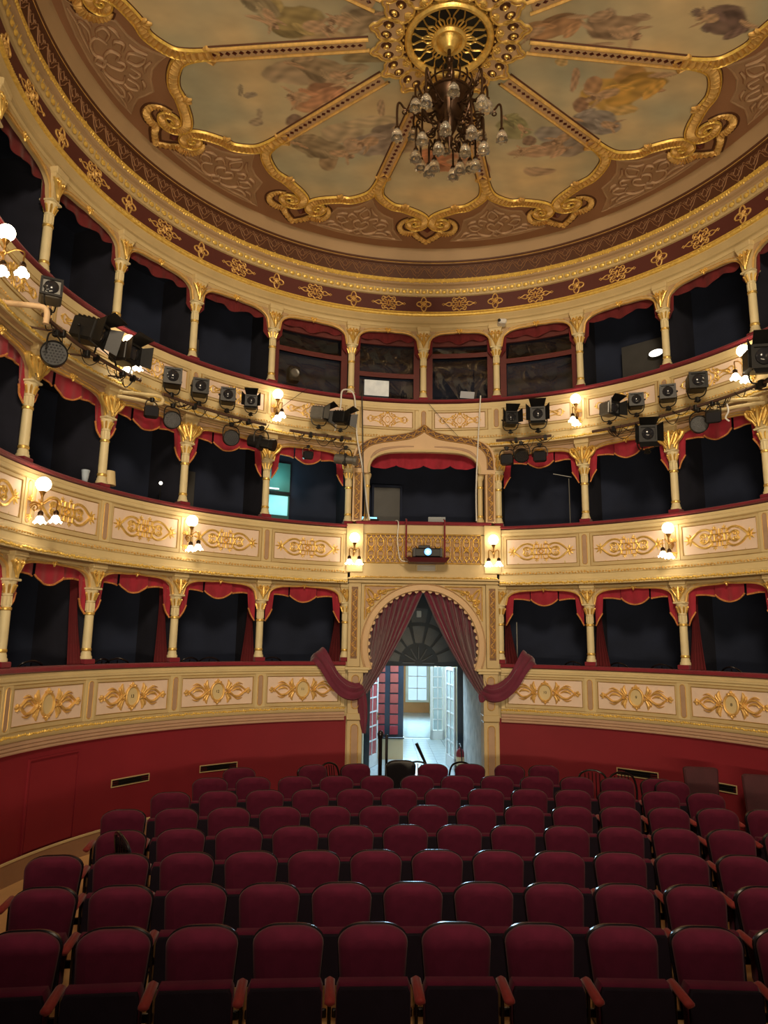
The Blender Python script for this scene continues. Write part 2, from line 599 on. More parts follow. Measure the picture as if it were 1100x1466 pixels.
def orn_top(mp0):
    """top tier: pierced cartouche with scrolled arms"""
    mb = MB()
    Q = []
    for i in range(32):
        t = 2 * PI * i / 32
        r = .105 + .02 * math.cos(4 * t)
        Q.append((r * math.cos(t) * 1.0, r * math.sin(t)))
    mb.join(strip(Q, .02, .018, mp0, closed=True))
    mb.join(strip([(.05 * math.cos(t), .05 * math.sin(t)) for t in np.linspace(0, 2 * PI, 16, endpoint=False)], .012, .014, mp0, closed=True))

    def half(mb, mp):
        mb.join(strip(cr([(.09, .05), (.15, .085), (.2, .05), (.3, .03), (.4, .05), (.43, 0), (.4, -.05), (.3, -.03), (.2, -.05), (.15, -.085), (.09, -.05)], 4), .018, .014, mp))
        mb.join(strip(spiral(.15, .035, .035, .008, PI / 2, -1.4), .016, .016, mp))
        mb.join(strip(spiral(.15, -.035, .035, .008, -PI / 2, 1.4), .016, .016, mp))
        mb.join(strip(cr([(.2, 0), (.25, .02), (.3, 0), (.35, -.02), (.39, 0)], 4), .02, .016, mp, taper=(.6, 1.2, .3)))
        mb.join(strip(spiral(.34, 0, .028, .006, 0, 1.2), .014, .016, mp))
        fan(mb, mp, .43, 0, 0, .05, 3, 1.8, .018, .012)
        for g in (1, -1):
            fan(mb, mp, .08, .08 * g, PI / 4 * g, .05, 2, .8, .02, .014)
    mir(half, mb, mp0)
    for g in (1, -1):
        fan(mb, mp0, 0, .09 * g, PI / 2 * g, .05, 3, 1.4, .02, .016)
    return mb


def leaf_row(r, z, a0, a1, pitch, rad, jit=.35, sz=1.0, seed=1):
    """a gilded garland: a run of leaf lumps along the wall"""
    rg = random.Random(seed)
    mb = MB()
    n = int(abs(a1 - a0) * PI / 180 * r / pitch)
    for i in range(n):
        q = a0 + (a1 - a0) * (i + .5) / n
        p = np.array(pol(r, q, z + rg.uniform(-jit, jit) * rad))
        t = math.radians(q)
        T, N = np.array((math.cos(t), -math.sin(t), 0)), np.array((math.sin(t), math.cos(t), 0))
        s = rg.uniform(.8, 1.25)
        up = np.array((0, 0, 1.)) * rad * sz * rg.uniform(.7, 1.2)
        tw = T * rad * 1.25 * s + up * rg.uniform(-.6, .6)
        V = [p + tw, p - tw, p + up, p - up, p - N * rad * .9]
        mb.add(V, [(0, 2, 4), (2, 1, 4), (1, 3, 4), (3, 0, 4)])
    return mb


# ------------------------------------------------------------------ balcony fronts
RF = 4.86          # radius of the parapet face
PANEL = {1: (1.705, 2.105, 1.645, 2.15), 2: (4.02, 4.44, 3.955, 4.49), 3: (6.50, 6.78, 6.455, 6.83)}
PROF = {
    1: [(RF, 1.62), (RF, 2.15), (RF - .012, 2.16), (RF - .012, 2.185), (RF - .03, 2.20), (RF - .03, 2.225), (RF - .01, 2.235), (RF - .01, 2.275), (RF + .04, 2.28)],
    2: [(RF + .05, 3.64), (RF - .06, 3.66), (RF - .06, 3.69), (RF - .035, 3.70), (RF - .035, 3.735), (RF - .012, 3.75), (RF - .012, 3.83), (RF - .03, 3.84), (RF - .03, 3.88), (RF - .005, 3.90), (RF, 4.50), (RF - .02, 4.515), (RF - .02, 4.56), (RF - .004, 4.57), (RF - .004, 4.615), (RF + .04, 4.62)],
    3: [(RF + .05, 6.11), (RF - .06, 6.13), (RF - .06, 6.165), (RF - .03, 6.175), (RF - .03, 6.215), (RF - .012, 6.225), (RF - .012, 6.29), (RF - .035, 6.30), (RF - .035, 6.335), (RF - .004, 6.35), (RF, 6.82), (RF - .02, 6.835), (RF - .02, 6.875), (RF - .004, 6.885), (RF - .004, 6.955), (RF + .04, 6.96)],
}
ORN = {}
NUM = {(-1, 1): '11', (-1, 2): '12', (-1, 3): '13', (1, 1): '10', (1, 2): '9', (1, 3): '8'}


def panel(t, parent, deg, half, org, number=None):
    z0, z1, y0, y1 = PANEL[t]
    zc = (z0 + z1) / 2
    M = Matrix.Translation(-Vector(org)) @ at(deg, zc, RF)
    mp = bay(zc, 0, RF)
    key = (t, round(half, 3))
    if key not in ORN:
        mo = bay(0, .004, RF)
        f = {1: orn_low, 2: orn_mid, 3: orn_top}[t]
        k = {1: half / .60, 2: half / .48, 3: half / .56}[t]
        ORN[key] = (plate(rect(-half, half, z0, z1, 6), .004, mp).mesh('pink_field', False),
                    ring_plate(rect(-half - .05, half + .05, y0, y1, 6), rect(-half - .012, half + .012, z0 - .012, z1 + .012, 6), .014, mp).mesh('panel_frame', False),
                    strip(rect(-half - .006, half + .006, z0 - .006, z1 + .006, 8), .016, .016, mp, closed=True).join(strip(rect(-half - .052, half + .052, y0 - .002, y1 + .002, 8), .012, .018, mp, closed=True)).mesh('gilt_fillet'),
                    f(lambda a, b, h: mo(a * k, b * {1: 1, 2: 1.15, 3: 1.12}[t], h)).mesh('gilded_ornament'))
    pf, fr, fi, orn = ORN[key]
    p = obj('bay_panel', pf, PINK, parent, M)
    obj('panel_frame', fr, CREAM2, p)
    obj('gilt_fillet', fi, LINE, p)
    obj('gilded_ornament', orn, GOLD if t != 1 else GOLDM, p)
    if t == 1:
        E = [(.098 * math.cos(q), .120 * math.sin(q)) for q in np.linspace(0, 2 * PI, 24, endpoint=False)]
        md = obj('medallion', plate(E, .012, mp_shift(zc)), CREAM, p)
        if number:
            c = bpy.data.curves.new('box_number', 'FONT')
            c.body = number
            c.size = .06
            c.extrude = .002
            c.align_x = 'CENTER'
            c.align_y = 'CENTER'
            c.materials.append(BRONZE)
            o = bpy.data.objects.new('box_number', c)
            me = bpy.data.meshes.new_from_object(o)
            me.materials.clear()
            me.materials.append(BRONZE)
            bpy.data.objects.remove(o)
            o = bpy.data.objects.new('box_number', me)
            COL.objects.link(o)
            o.parent = p
            o.matrix_local = Matrix.Translation((0, -.016, 0)) @ Matrix.Rotation(PI / 2, 4, 'X')


def mp_shift(zc):
    return lambda a, b, h: (a, -h - .002, b)


def balcony(t, a0, a1, label, cols, bays, sd):
    org = pol(RF, (a0 + a1) / 2, PROF[t][0][1])
    T = thing('balcony', label, 'balcony', Matrix.Translation(org), 'balcony fronts')
    obj('parapet', sweep(PROF[t], a0, a1, org), CREAM, T, angle=25)
    zr = ZR[t]
    hh = .062 if t == 1 else .045
    obj('handrail', sweep([(RF + .16, zr - hh), (RF - .03, zr - hh), (RF - .045, zr - hh + .012), (RF - .045, zr - .015), (RF - .03, zr), (RF + .16, zr)], a0, a1, org, close=True), RAILRED, T, angle=50)
    if t == 1:
        obj('gilt_moulding', sweep([(RF + .02, 1.535), (RF - .035, 1.54), (RF - .05, 1.565), (RF - .045, 1.60), (RF - .02, 1.62), (RF + .01, 1.625)], a0, a1, org), CREAM2, T)
        g = obj('garland', leaf_row(RF - .046, 1.600, a0, a1, .036, .020, seed=3).tf(Matrix.Translation(-Vector(org))), GARL, T, smooth=False)
        g = obj('base_moulding', sweep([(RW, 1.40), (RF - .005, 1.40), (RF - .012, 1.412), (RF - .012, 1.428), (RF + .005, 1.437), (RF - .018, 1.45), (RF - .018, 1.472), (RF - .002, 1.482), (RF - .022, 1.492), (RF - .022, 1.535), (RF + .01, 1.54)], a0, a1, org), PINKBR, T, angle=25)
        g['label'] = 'pinkish brown stepped moulding under the parapet'
    else:
        zz = {2: (3.675, 3.86), 3: (6.15, 6.318)}[t]
        obj('lower_garland', leaf_row(RF - .06, zz[0] + .015, a0, a1, .04, .024, seed=5).tf(Matrix.Translation(-Vector(org))), GARL, T, smooth=False)
        obj('upper_garland', leaf_row(RF - .033, zz[1], a0, a1, .05, .019, .4, seed=8).tf(Matrix.Translation(-Vector(org))), GOLDM, T, smooth=False)
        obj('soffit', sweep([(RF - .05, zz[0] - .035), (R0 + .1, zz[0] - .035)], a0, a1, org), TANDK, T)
    zz = PANEL[t]
    for q in cols:
        M = Matrix.Translation(-Vector(org)) @ at(q, zz[2], RF)
        mp = lambda x, z, h: (x, -h, z - zz[2])
        p = obj('pilaster', plate(rect(-.085, .085, zz[2], zz[3] + .006), .022, mp), CREAM, T, M, smooth=False)
        obj('mauve_inlay', plate(capsule(0, zz[2] + .03, zz[3] - .02, .034), .026, mp), SLOT, p, smooth=False)
        obj('gilt_fillet', strip(capsule(0, zz[2] + .024, zz[3] - .014, .04), .014, .03, mp, closed=True), GOLDM, p)
    for q, hf, num in bays:
        panel(t, T, q, hf, org, num)
    return T


for sd in (-1, 1):
    for t in (1, 2):
        mids = [(sd * (ANG[i] + ANG[i + 1]) / 2, {1: .60, 2: .585}[t] * (ANG[i + 1] - ANG[i]) / 17.2, NUM.get((sd, i + 1))) for i in range(6)]
        lo, hi = sorted((sd * 15.6, sd * END))
        balcony(t, lo, hi, {1: 'cream and gilt balcony front of lowest tier with oval medallions, %s of the arch', 2: 'balcony front of middle tier with interlaced gilt ornaments, %s of the lattice'}[t] % SIDE[sd], [sd * q for q in ANG[1:]], mids, sd)
mids = [(-7.75, .45, None), (7.75, .45, None)] + [(sd * (ANG[i] + ANG[i + 1]) / 2, .56 * (ANG[i + 1] - ANG[i]) / 17.2, None) for sd in (-1, 1) for i in range(6)]
balcony(3, -END, END, 'top balcony front running right round the house behind the stage lights', [0] + [sd * q for sd in (-1, 1) for q in ANG], mids, 0)

# ------------------------------------------------------------------ columns


def make_column(t):
    z0, zc, zb = ZR[t], ZC[t], ZB[t]
    H = zc - z0
    ro = thing('column', '', 'column', None, 'columns of the ' + TIER[t])
    obj('plinth', box((0, 0, .035), (.17, .17, .07), .008), RAILRED if t < 3 else RAILRED, ro, smooth=False)
    r = .056
    obj('base', lathe([(.078, .07), (.078, .10), (.066, .115), (.066, .14), (.06, .155), (r, .17)], 16), COLC, ro)
    g = MB().join(lathe([(r + .003, .17), (r + .009, .18), (r + .009, .20), (r + .003, .21)], 16))
    zs = H - .36
    g.join(lathe([(r + .003, zs), (r + .010, zs + .008), (r + .010, zs + .03), (r + .003, zs + .038)], 16))
    obj('gilt_ring', g, GOLD, ro)
    obj('shaft', lathe([(r, .17), (r + .002, .3), (r, zs + .02), (r - .004, zs + .05)], 20), COLC, ro)
    up = MB().join(lathe([(r - .004, zs + .05), (r - .003, H - .2), (r + .006, H - .19), (r + .006, H - .175), (r - .002, H - .17)], 20))
    for i in range(10):
        q = 2 * PI * i / 10
        up.join(tube([((r - .004) * math.cos(q), (r - .004) * math.sin(q), zs + .055), ((r - .004) * math.cos(q), (r - .004) * math.sin(q), H - .2)], .009, 5))
    obj('fluted_neck', up, COLC, ro)
    cap = MB().join(lathe([(r - .002, H - .17), (r + .004, H - .12), (.076, H - .07), (.088, H - .055), (.088, H - .03)], 16))
    cap.join(box((0, 0, H - .015), (.19, .19, .03), .006))
    c = obj('capital', cap, COLC, ro)
    lf = MB()
    for i in range(8):
        q = 2 * PI * i / 8
        pts = [(rr * math.cos(q), rr * math.sin(q), z) for rr, z in ((r, H - .165), (r + .012, H - .12), (r + .03, H - .075), (r + .042, H - .085))]
        lf.join(tube(cr(pts, 3), np.interp(np.linspace(0, 1, 10), [0, .5, 1], [.012, .016, .006]), 5))
    obj('gilt_leaves', lf, GOLD, c)
    # bracket carrying the arch board
    hb = zb - zc
    br = MB()
    pr = [(.07, H), (.075, H + hb * .3), (.085, H + hb * .55), (.11, H + hb * .72), (.115, H + hb * .78)]
    for (w, z), (w2, z2) in zip(pr, pr[1:]):
        br.add([(-w, -w, z), (w, -w, z), (w, .09, z), (-w, .09, z), (-w2, -w2, z2), (w2, -w2, z2), (w2, .09, z2), (-w2, .09, z2)], [(0, 1, 5, 4), (1, 2, 6, 5), (2, 3, 7, 6), (3, 0, 4, 7)])
    br.join(box((0, -.01, H + hb * .89), (.25, .25, hb * .22), .012))
    b = obj('bracket', br, CREAM if t != 2 else CREAM2, ro, smooth=False)
    lf = MB()
    mp = lambda x, z, h: (x, -.085 - h, z)
    for g in (1, -1):
        lf.join(strip(cr([(.0, H + .02), (.04 * g, H + hb * .3), (.09 * g, H + hb * .55), (.13 * g, H + hb * .62)], 4), .028, .03, mp, taper=(.5, 1.2, .6)))
        lf.join(strip(spiral(.05 * g, H + hb * .6, .034, .008, PI / 2, -1.3 * g), .018, .035, mp))
        if t == 2:
            m2 = lambda x, z, h: (x, -.05 - h, z)
            lf.join(strip(cr([(.06 * g, H + .03), (.10 * g, H + .1), (.17 * g, H + .17), (.21 * g, H + .25), (.17 * g, H + .29), (.13 * g, H + .26)], 4), .045, .045, m2, taper=(.8, 1.3, .5)))
            lf.join(strip(cr([(.05 * g, H + .08), (.11 * g, H + .2), (.12 * g, H + .3)], 4), .05, .05, m2, taper=(.8, 1.2, .4)))
            lf.join(strip(spiral(.18 * g, H + .25, .04, .01, 0, 1.2 * g), .024, .05, m2))
    lf.join(strip(cr([(0, H + .01), (0, H + hb * .35), (0, H + hb * .7)], 4), .05, .04, mp, taper=(.4, 1.3, .7)))
    obj('acanthus', lf, GOLD, b)
    return ro


COLS = {}
for t in (1, 2, 3):
    first = make_column(t)
    used = False
    ks = [(sd, i) for sd in (-1, 1) for i in range(7)]
    if t == 3:
        ks = [(0, 0)] + ks
    for sd, i in ks:
        q = sd * ANG[i]
        nm = {1: 'slender cream column', 2: 'cream column with broad gilt volutes', 3: 'cream column with ribbed neck'}[t]
        if sd == 0:
            lb = nm + ', top tier, on the middle axis above the ogee arch'
        else:
            lb = '%s, %s, %s one %s of the centre' % (nm, TIER[t], ORD[i], SIDE[sd])
        M = at(q, ZR[t])
        if not used:
            first.matrix_local = M
            first['label'] = lb
            used = True
        else:
            dup(first, M, lb)

# ------------------------------------------------------------------ arch boards over the boxes
ARC = {}


def arch_meshes(t, span):
    k = (t, span)
    if k in ARC:
        return ARC[k]
    zc, zb = ZC[t] - .01, ZB[t]
    zm = {1: 3.575, 2: 5.985, 3: 8.375}[t]
    w = span / 2 * PI / 180 * R0
    e = w - .095
    bot = []
    for x in np.linspace(-e, e, 41):
        u = abs(x) / e
        z = zc + (zm - zc) * (1 - u ** 4.2) ** (1 / 2.6) + .012 * max(0, 1 - u * 4)
        bot.append((x, z))
    pol_ = [(-w, zc)] + bot + [(w, zc)]
    top = zb + .02
    mpb = bay(zc, -.03)
    n = len(pol_)
    V, F = [], []
    for x, z in pol_:
        V += [mpb(x, z, .06), mpb(x, top, .06), mpb(x, z, 0), mpb(x, top, 0)]
    for i in range(n - 1):
        b, c = 4 * i, 4 * i + 4
        F += [(b, b + 1, c + 1, c), (b, c, c + 2, b + 2), (b + 2, c + 2, c + 3, b + 3)]
    board = MB().add(V, [q[::-1] for q in F])
    mpe = bay(zc, .03)
    edge = strip(bot, .03, .022, mpe)
    edge.join(strip([(x, z + (.045 if abs(x) < e * .8 else .03)) for x, z in bot[4:-4]], .012, .012, mpe))
    insets = []
    for g in (-1, 1):
        X = np.linspace(.20, e - .035, 14)
        lo_ = [(x, zc + (zm - zc) * (1 - (x / e) ** 4.2) ** (1 / 2.6) + .055) for x in X]
        lo_ = [q for q in lo_ if q[1] < zb - .075]
        if len(lo_) > 2:
            o_ = lo_ + [(lo_[-1][0], zb - .065), (lo_[0][0], zb - .065)]
            o_ = [(g * x, y) for x, y in o_]
            insets.append(plate(o_ if g > 0 else o_[::-1], .008, mpe).mesh('spandrel_inset', False))
    key = MB()
    z = zm + .012
    fan(key, mpe, 0, z + .03, -PI / 2, .075, 5, 3.2, .03, .03)
    key.join(strip(spiral(.03, z + .03, .024, .006, 0, 1.2), .014, .03, mpe)).join(strip(spiral(-.03, z + .03, .024, .006, PI, -1.2), .014, .03, mpe))
    key.join(ball(mpe(0, z + .015, .03), .016, 8, 6))
    if t == 3:
        beam = sweepl([(R0 - .03, zb - .0), (R0 - .045, zb), (R0 - .045, zb + .05)], span, zc)
    else:
        beam = sweepl([(R0 - .035, zb - .055), (R0 - .065, zb - .05), (R0 - .065, zb - .025), (R0 - .05, zb - .02), (R0 - .05, zb + .03)], span, zc)
    ARC[k] = (board.mesh('arch_board', True, 30), edge.mesh('gilt_edge'), key.mesh('keystone_shell'), beam.mesh('beam_moulding', True, 25), insets)
    return ARC[k]


def sweepl(prof, span, z0):
    n = 9
    A = np.radians(np.linspace(-span / 2, span / 2, n))
    V = [[(r * math.sin(x), r * math.cos(x) - R0, z - z0) for r, z in prof] for x in A]
    return MB().add(*grid(V, flip=True))


BAYS = [(sd, i, sd * (ANG[i] + ANG[i + 1]) / 2, ANG[i + 1] - ANG[i]) for sd in (-1, 1) for i in range(6)]
NTH = {(sd, i): '%s box %s of the centre' % (ORD[i], SIDE[sd]) for sd in (-1, 1) for i in range(6)}
for t in (1, 2, 3):
    L = [(q, 17.0, '%s on the %s' % (NTH[sd, i], TIER[t])) for sd, i, q, s in BAYS]
    if t == 3:
        L += [(-7.75, 15.5, 'left of the two middle top boxes'), (7.75, 15.5, 'right of the two middle top boxes')]
    for q, span, where in L:
        m = arch_meshes(t, span)
        A_ = thing('box_arch', {1: 'flat cream gilt-edged arch, ', 2: 'shaded tan arch board, ', 3: 'cream basket arch with gilt shell, '}[t] + where, 'arch', at(q, ZC[t] - .01), 'arches over the boxes')
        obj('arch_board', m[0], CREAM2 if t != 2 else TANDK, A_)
        obj('gilt_edge', m[1], GOLDM if t != 2 else GOLD, A_)
        obj('keystone_shell', m[2], GOLD, A_)
        for mi in m[4]:
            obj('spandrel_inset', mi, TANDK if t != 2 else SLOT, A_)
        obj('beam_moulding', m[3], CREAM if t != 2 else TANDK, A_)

# ------------------------------------------------------------------ velvet valances
VAL = {}


def cloth_piece(top, bot, mp, n=26, rows=5, amp=.012, freq=34.0, ph=0.0):
    """cloth between two edges, each a function of x in 0..1 -> (s, z)"""
    P = []
    for i in range(n + 1):
        u = i / n
        a_, b_ = np.array(top(u)), np.array(bot(u))
        row = []
        for j in range(rows + 1):
            v = j / rows
            s, z = a_ + (b_ - a_) * v
            row.append(mp(s, z, amp * (.4 + v) * math.sin(freq * s + ph) + .01 * math.sin(9 * s + ph)))
        P.append(row)
    V, F = grid(P, flip=True)
    back = V.copy()
    n0 = len(V)
    m = rows + 1
    mb = MB().add(V, F)
    # a hem turned under gives the cloth its thickness
    hem = np.array([V[i * m + rows] for i in range(n + 1)])
    return mb, hem


def valance_meshes(t):
    zc, zb = ZC[t], ZB[t]
    zt = {1: 3.62, 2: 6.03, 3: 8.42}[t]
    mp = bay(zc, -.05)
    parts = []
    if t < 3:
        dz = {1: 0, 2: 2.40}[t]
        # centre drop, two side swags, two tails
        c, h = cloth_piece(lambda u: (-.23 + .46 * u, zt), lambda u: (-.23 + .46 * u, 3.43 + dz - .11 * math.sin(PI * u) ** .8), bay(zc, -.022), amp=.006)
        parts.append(('centre_drop', c, h))
        for g in (-1, 1):
            c, h = cloth_piece(lambda u: (g * (.246 + .40 * u), zt), lambda u: (g * (.246 + .40 * u), 3.41 + dz + .025 * math.sin(PI * u)), mp, amp=.006)
            parts.append(('side_swag', c, h))
            c, h = cloth_piece(lambda u: (g * (.50 + .15 * u), zt - .02), lambda u: (g * (.535 + .115 * u), 3.19 + dz - .20 * u), bay(zc, -.025), n=12, rows=8, amp=.008, freq=50)
            parts.append(('tail', c, h))
    else:
        c, h = cloth_piece(lambda u: (-.66 + 1.32 * u, zt), lambda u: (-.66 + 1.32 * u, 8.235 + .05 * math.cos(2 * PI * u * 3) * .5 + .03 * (2 * u - 1) ** 2 - .03 * math.exp(-(u - .5) ** 2 * 40)), mp, n=48, amp=.012, freq=26)
        parts.append(('centre_drop', c, h))
        for g in (-1, 1):
            c, h = cloth_piece(lambda u: (g * (.55 + .12 * u), zt - .02), lambda u: (g * (.57 + .09 * u), 8.0 - .12 * u), bay(zc, -.025), n=10, rows=8, amp=.008, freq=50)
            parts.append(('tail', c, h))
    out = []
    for nm, c, h in parts:
        fr = tube(h, .013, 5) if t < 3 else tube(h, .006, 4)
        out.append((nm, c.mesh(nm), fr.mesh('fringe')))
    return out


for t in (1, 2, 3):
    ms = valance_meshes(t)
    L = [(q, '%s on the %s' % (NTH[sd, i], TIER[t])) for sd, i, q, s in BAYS]
    if t == 3:
        L += [(-7.75, 'left of the two middle top boxes'), (7.75, 'right of the two middle top boxes')]
    for q, where in L:
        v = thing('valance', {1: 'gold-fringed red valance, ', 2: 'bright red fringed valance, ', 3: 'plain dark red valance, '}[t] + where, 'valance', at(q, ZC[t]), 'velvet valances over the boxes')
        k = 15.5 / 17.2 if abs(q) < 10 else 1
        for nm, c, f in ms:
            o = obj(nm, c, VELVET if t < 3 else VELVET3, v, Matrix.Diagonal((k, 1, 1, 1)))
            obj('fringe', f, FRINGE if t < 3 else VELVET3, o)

# inner curtains hanging in the boxes, on the side of each box nearest the centre


def drape_mesh(t):
    H = ZC[t] + .2 - ZR[t]
    P = []
    for j in range(29):
        v = j / 28
        z = H * (1 - v)
        wd = .05 + (.20 if t == 1 else .11) * max(0, (v - .25) / .75) ** 1.4
        row = []
        for i in range(25):
            u = i / 24
            back = .10 - .18 * max(0, (v - .3) / .7) ** 1.4 * (1 if t == 1 else .8)
            row.append((u * wd + .16 * (1 - v) ** 2 * 0, .02 * math.sin(u * 5 * 2 * PI) + back + .12 * u * (1 - v), z))
        P.append(row)
    return MB().add(*grid(P)).mesh('cloth')


for t in (1,):
    me = drape_mesh(t)
    for sd, i, q, s in BAYS:
        if t == 2 and i == 0 and sd < 0:
            continue
        d = tag(obj('box_curtain', me, DRAPE), 'narrow red curtain inside the %s on the %s' % (NTH[sd, i], TIER[t]), 'curtain', 'inner curtains of the boxes')
        d.matrix_local = at(sd * (ANG[i] + .75), ZR[t] - .02, R0 + .06) @ Matrix.Diagonal((sd, 1, 1, 1))
# ------------------------------------------------------------------ cornice and frieze
trim = struct('trim_1', sweep([(R0 - .02, 8.46), (R0 - .03, 8.47), (R0 - .03, 8.55), (R0 - .055, 8.565), (R0 - .055, 8.60), (R0 - .10, 8.66), (R0 - .10, 8.69)], -END, END), CREAM2, label='cream cornice under the frieze', angle=25)
obj('bead_moulding', sweep([(R0 - .09, 8.675), (R0 - .125, 8.685), (R0 - .14, 8.71), (R0 - .125, 8.735), (R0 - .09, 8.745), (R0 - .105, 8.75), (R0 - .105, 8.77), (R0 - .05, 8.775)], -END, END), GARL, trim)
obj('pearls', leaf_row(R0 - .137, 8.712, -END, END, .036, .011, .05, seed=2), GOLD, trim, smooth=False)
obj('frieze', sweep([(R0 - .05, 8.77), (R0 - .055, 9.11)], -END, END), BURG, trim)
obj('egg_moulding', sweep([(R0 - .05, 9.09), (R0 - .085, 9.10), (R0 - .10, 9.13), (R0 - .13, 9.20), (R0 - .13, 9.215), (R0 - .115, 9.22)], -END, END), CREAM2, trim, angle=25)


def eggs():
    mb = MB()
    n = int(2 * END * PI / 180 * 4.86 / .125)
    for i in range(n):
        q = -END + 2 * END * (i + .5) / n
        mp = bay(9.16, 0, R0)
        M = np.array(at(q, 9.16))
        b = MB()
        E = [(.045 * math.cos(t), 9.155 + .03 * math.sin(t)) for t in np.linspace(0, 2 * PI, 8, endpoint=False)]
        V = [mp(s, z, .105 + (z - 9.1) * .4) for s, z in E] + [mp(0, 9.155, .155)]
        b.add(V, [(i_, (i_ + 1) % 8, 8) for i_ in range(8)])
        V = [mp(.0625 + s * .012, z, .11 + (z - 9.1) * .4 + .015) for s, z in ((-1, 9.19), (1, 9.19), (0, 9.11))]
        b.add(V, [(0, 2, 1)])
        mb.join(b, M)
    return mb


obj('eggs', eggs(), GARL, trim)
obj('fillet', sweep([(R0 - .11, 9.215), (R0 - .11, 9.28), (R0 - .15, 9.30), (R0 - .165, 9.33), (R0 - .165, 9.40), (R0 - .15, 9.415)], -END, END), COVE, trim, angle=25)
g = leaf_row(R0 - .168, 9.345, -END, END, .042, .022, .5, 1.3, seed=11)
g.join(leaf_row(R0 - .17, 9.385, -END, END, .085, .016, 1.0, 1.4, seed=12))
obj('garland', g, GARL, trim, smooth=False)
obj('garland_bed', sweep([(R0 - .15, 9.325), (R0 - .178, 9.335), (R0 - .178, 9.395), (R0 - .15, 9.41)], -END, END), GARL, trim)
RFI = R0 - .15


def filmap(s, z, h):
    q = RFI - (z - 9.40) * .12 - h
    return (q * math.sin(s / RFI), q * math.cos(s / RFI) - RFI, z)


obj('filigree_band', sweep([(RFI, 9.41), (RFI - .035, 9.665)], -END, END), BROWN2, trim)
lace = MB()
per = 2 * END / 72
hw = per / 2 * PI / 180 * RFI
for i in range(72):
    q = -END + per * (i + .5)
    b = MB()
    b.join(strip(cr([(-hw, 9.60), (-hw * .75, 9.565), (-hw * .5, 9.50), (-hw * .2, 9.465), (0, 9.43), (hw * .2, 9.465), (hw * .5, 9.50), (hw * .75, 9.565), (hw, 9.60)], 2), .012, .012, filmap))
    b.join(strip(cr([(-hw, 9.64), (-hw * .5, 9.57), (0, 9.52), (hw * .5, 9.57), (hw, 9.64)], 2), .010, .010, filmap))
    for g_ in (-1, 1):
        b.join(strip([(0, 9.64), (g_ * hw * .35, 9.57), (g_ * hw * .12, 9.50)], .010, .010, filmap))
        b.join(strip(spiral(g_ * hw * .5, 9.60, .026, .008, 0, 1.1 * g_, 8), .008, .010, filmap))
    lace.join(b, np.array(at(q, 0, RFI)))
o = obj('lace_relief', lace, mat('lace_brown', (.30, .155, .075), .6, 0, .1, 8), trim)
obj('upper_moulding', sweep([(RFI - .03, 9.66), (RFI - .06, 9.665), (RFI - .065, 9.695), (RFI - .05, 9.70), (RFI - .075, 9.715), (RFI - .08, 9.735), (RFI - .07, 9.745)], -END, END), BROWN2, trim, angle=20)
obj('gilt_line', sweep([(RFI - .05, 9.685), (RFI - .068, 9.69), (RFI - .068, 9.70), (RFI - .05, 9.705)], -END, END), GOLDM, trim)


def cartouche(mp):
    mb = MB()

    def half(mb, m):
        mb.join(strip(cr([(0, .105), (.03, .075), (.075, .09), (.09, .05), (.07, .03), (.11, 0), (.07, -.03), (.09, -.05), (.075, -.09), (.03, -.075), (0, -.105)], 4), .016, .016, m))
        mb.join(strip(spiral(.045, .035, .032, .008, PI / 2, -1.2), .013, .016, m))
        mb.join(strip(spiral(.045, -.035, .032, .008, -PI / 2, 1.2), .013, .016, m))
        mb.join(strip(cr([(.10, .02), (.135, .028), (.17, .01), (.20, .0)], 4), .014, .014, m))
        mb.join(strip(cr([(.10, -.02), (.135, -.028), (.17, -.01), (.20, 0)], 4), .014, .014, m))
        mb.join(strip([(.19, 0), (.205, .016), (.225, 0), (.205, -.016)], .012, .014, m, closed=True))
        mb.join(strip(cr([(.0, -.05), (.02, .0), (.0, .05)], 3), .016, .02, m))
    return mir(half, mb, mp)


def rosette(mp):
    mb = MB()
    Q = []
    for i in range(32):
        t = 2 * PI * i / 32
        r = .075 + .022 * math.cos(4 * t)
        Q.append((r * math.cos(t), r * 1.12 * math.sin(t)))
    mb.join(strip(Q, .018, .018, mp, closed=True))
    for i in range(4):
        t = PI / 4 + i * PI / 2
        mb.join(strip(spiral(.035 * math.cos(t), .035 * math.sin(t), .024, .006, t, 1.1, 10), .012, .016, mp))
    fan(mb, mp, 0, -.03, PI / 2, .08, 3, 1.0, .02, .02)
    return mb


mpf = bay(8.945, .053)
mc, mr = cartouche(lambda s, z, h: mpf(s, z + 8.945, h)).mesh('frieze_cartouche'), rosette(lambda s, z, h: mpf(s, z + 8.945, h)).mesh('frieze_rosette')
for q in [0] + [sd * x for sd in (-1, 1) for x in ANG]:
    obj('frieze_rosette', mr, GOLDM, trim, at(q, 8.945) @ Matrix.Diagonal((1.4, 1, 1.3, 1)))
for q in [-7.75, 7.75] + [q for sd, i, q, s in BAYS]:
    obj('frieze_cartouche', mc, GOLDM, trim, at(q, 8.945) @ Matrix.Diagonal((1.45, 1, 1.35, 1)))

# ------------------------------------------------------------------ painted ceiling
ZT = 9.93
RC = 4.66
cl = struct('ceiling', sweep([(.0, ZT), (RC, ZT)], -180, 180, step=3).join(sweep([(5.4, ZT + .3), (5.4, ZT + .05), (.1, ZT + .05)], -180, 180, step=6)), BROWN)
obj('cove', sweep([(RC, ZT), (RC + .02, ZT - .015), (RC + .055, ZT - .10), (RC + .10, ZT - .19), (RC + .13, ZT - .19)], -180, 180, step=2), COVE, cl, angle=60)
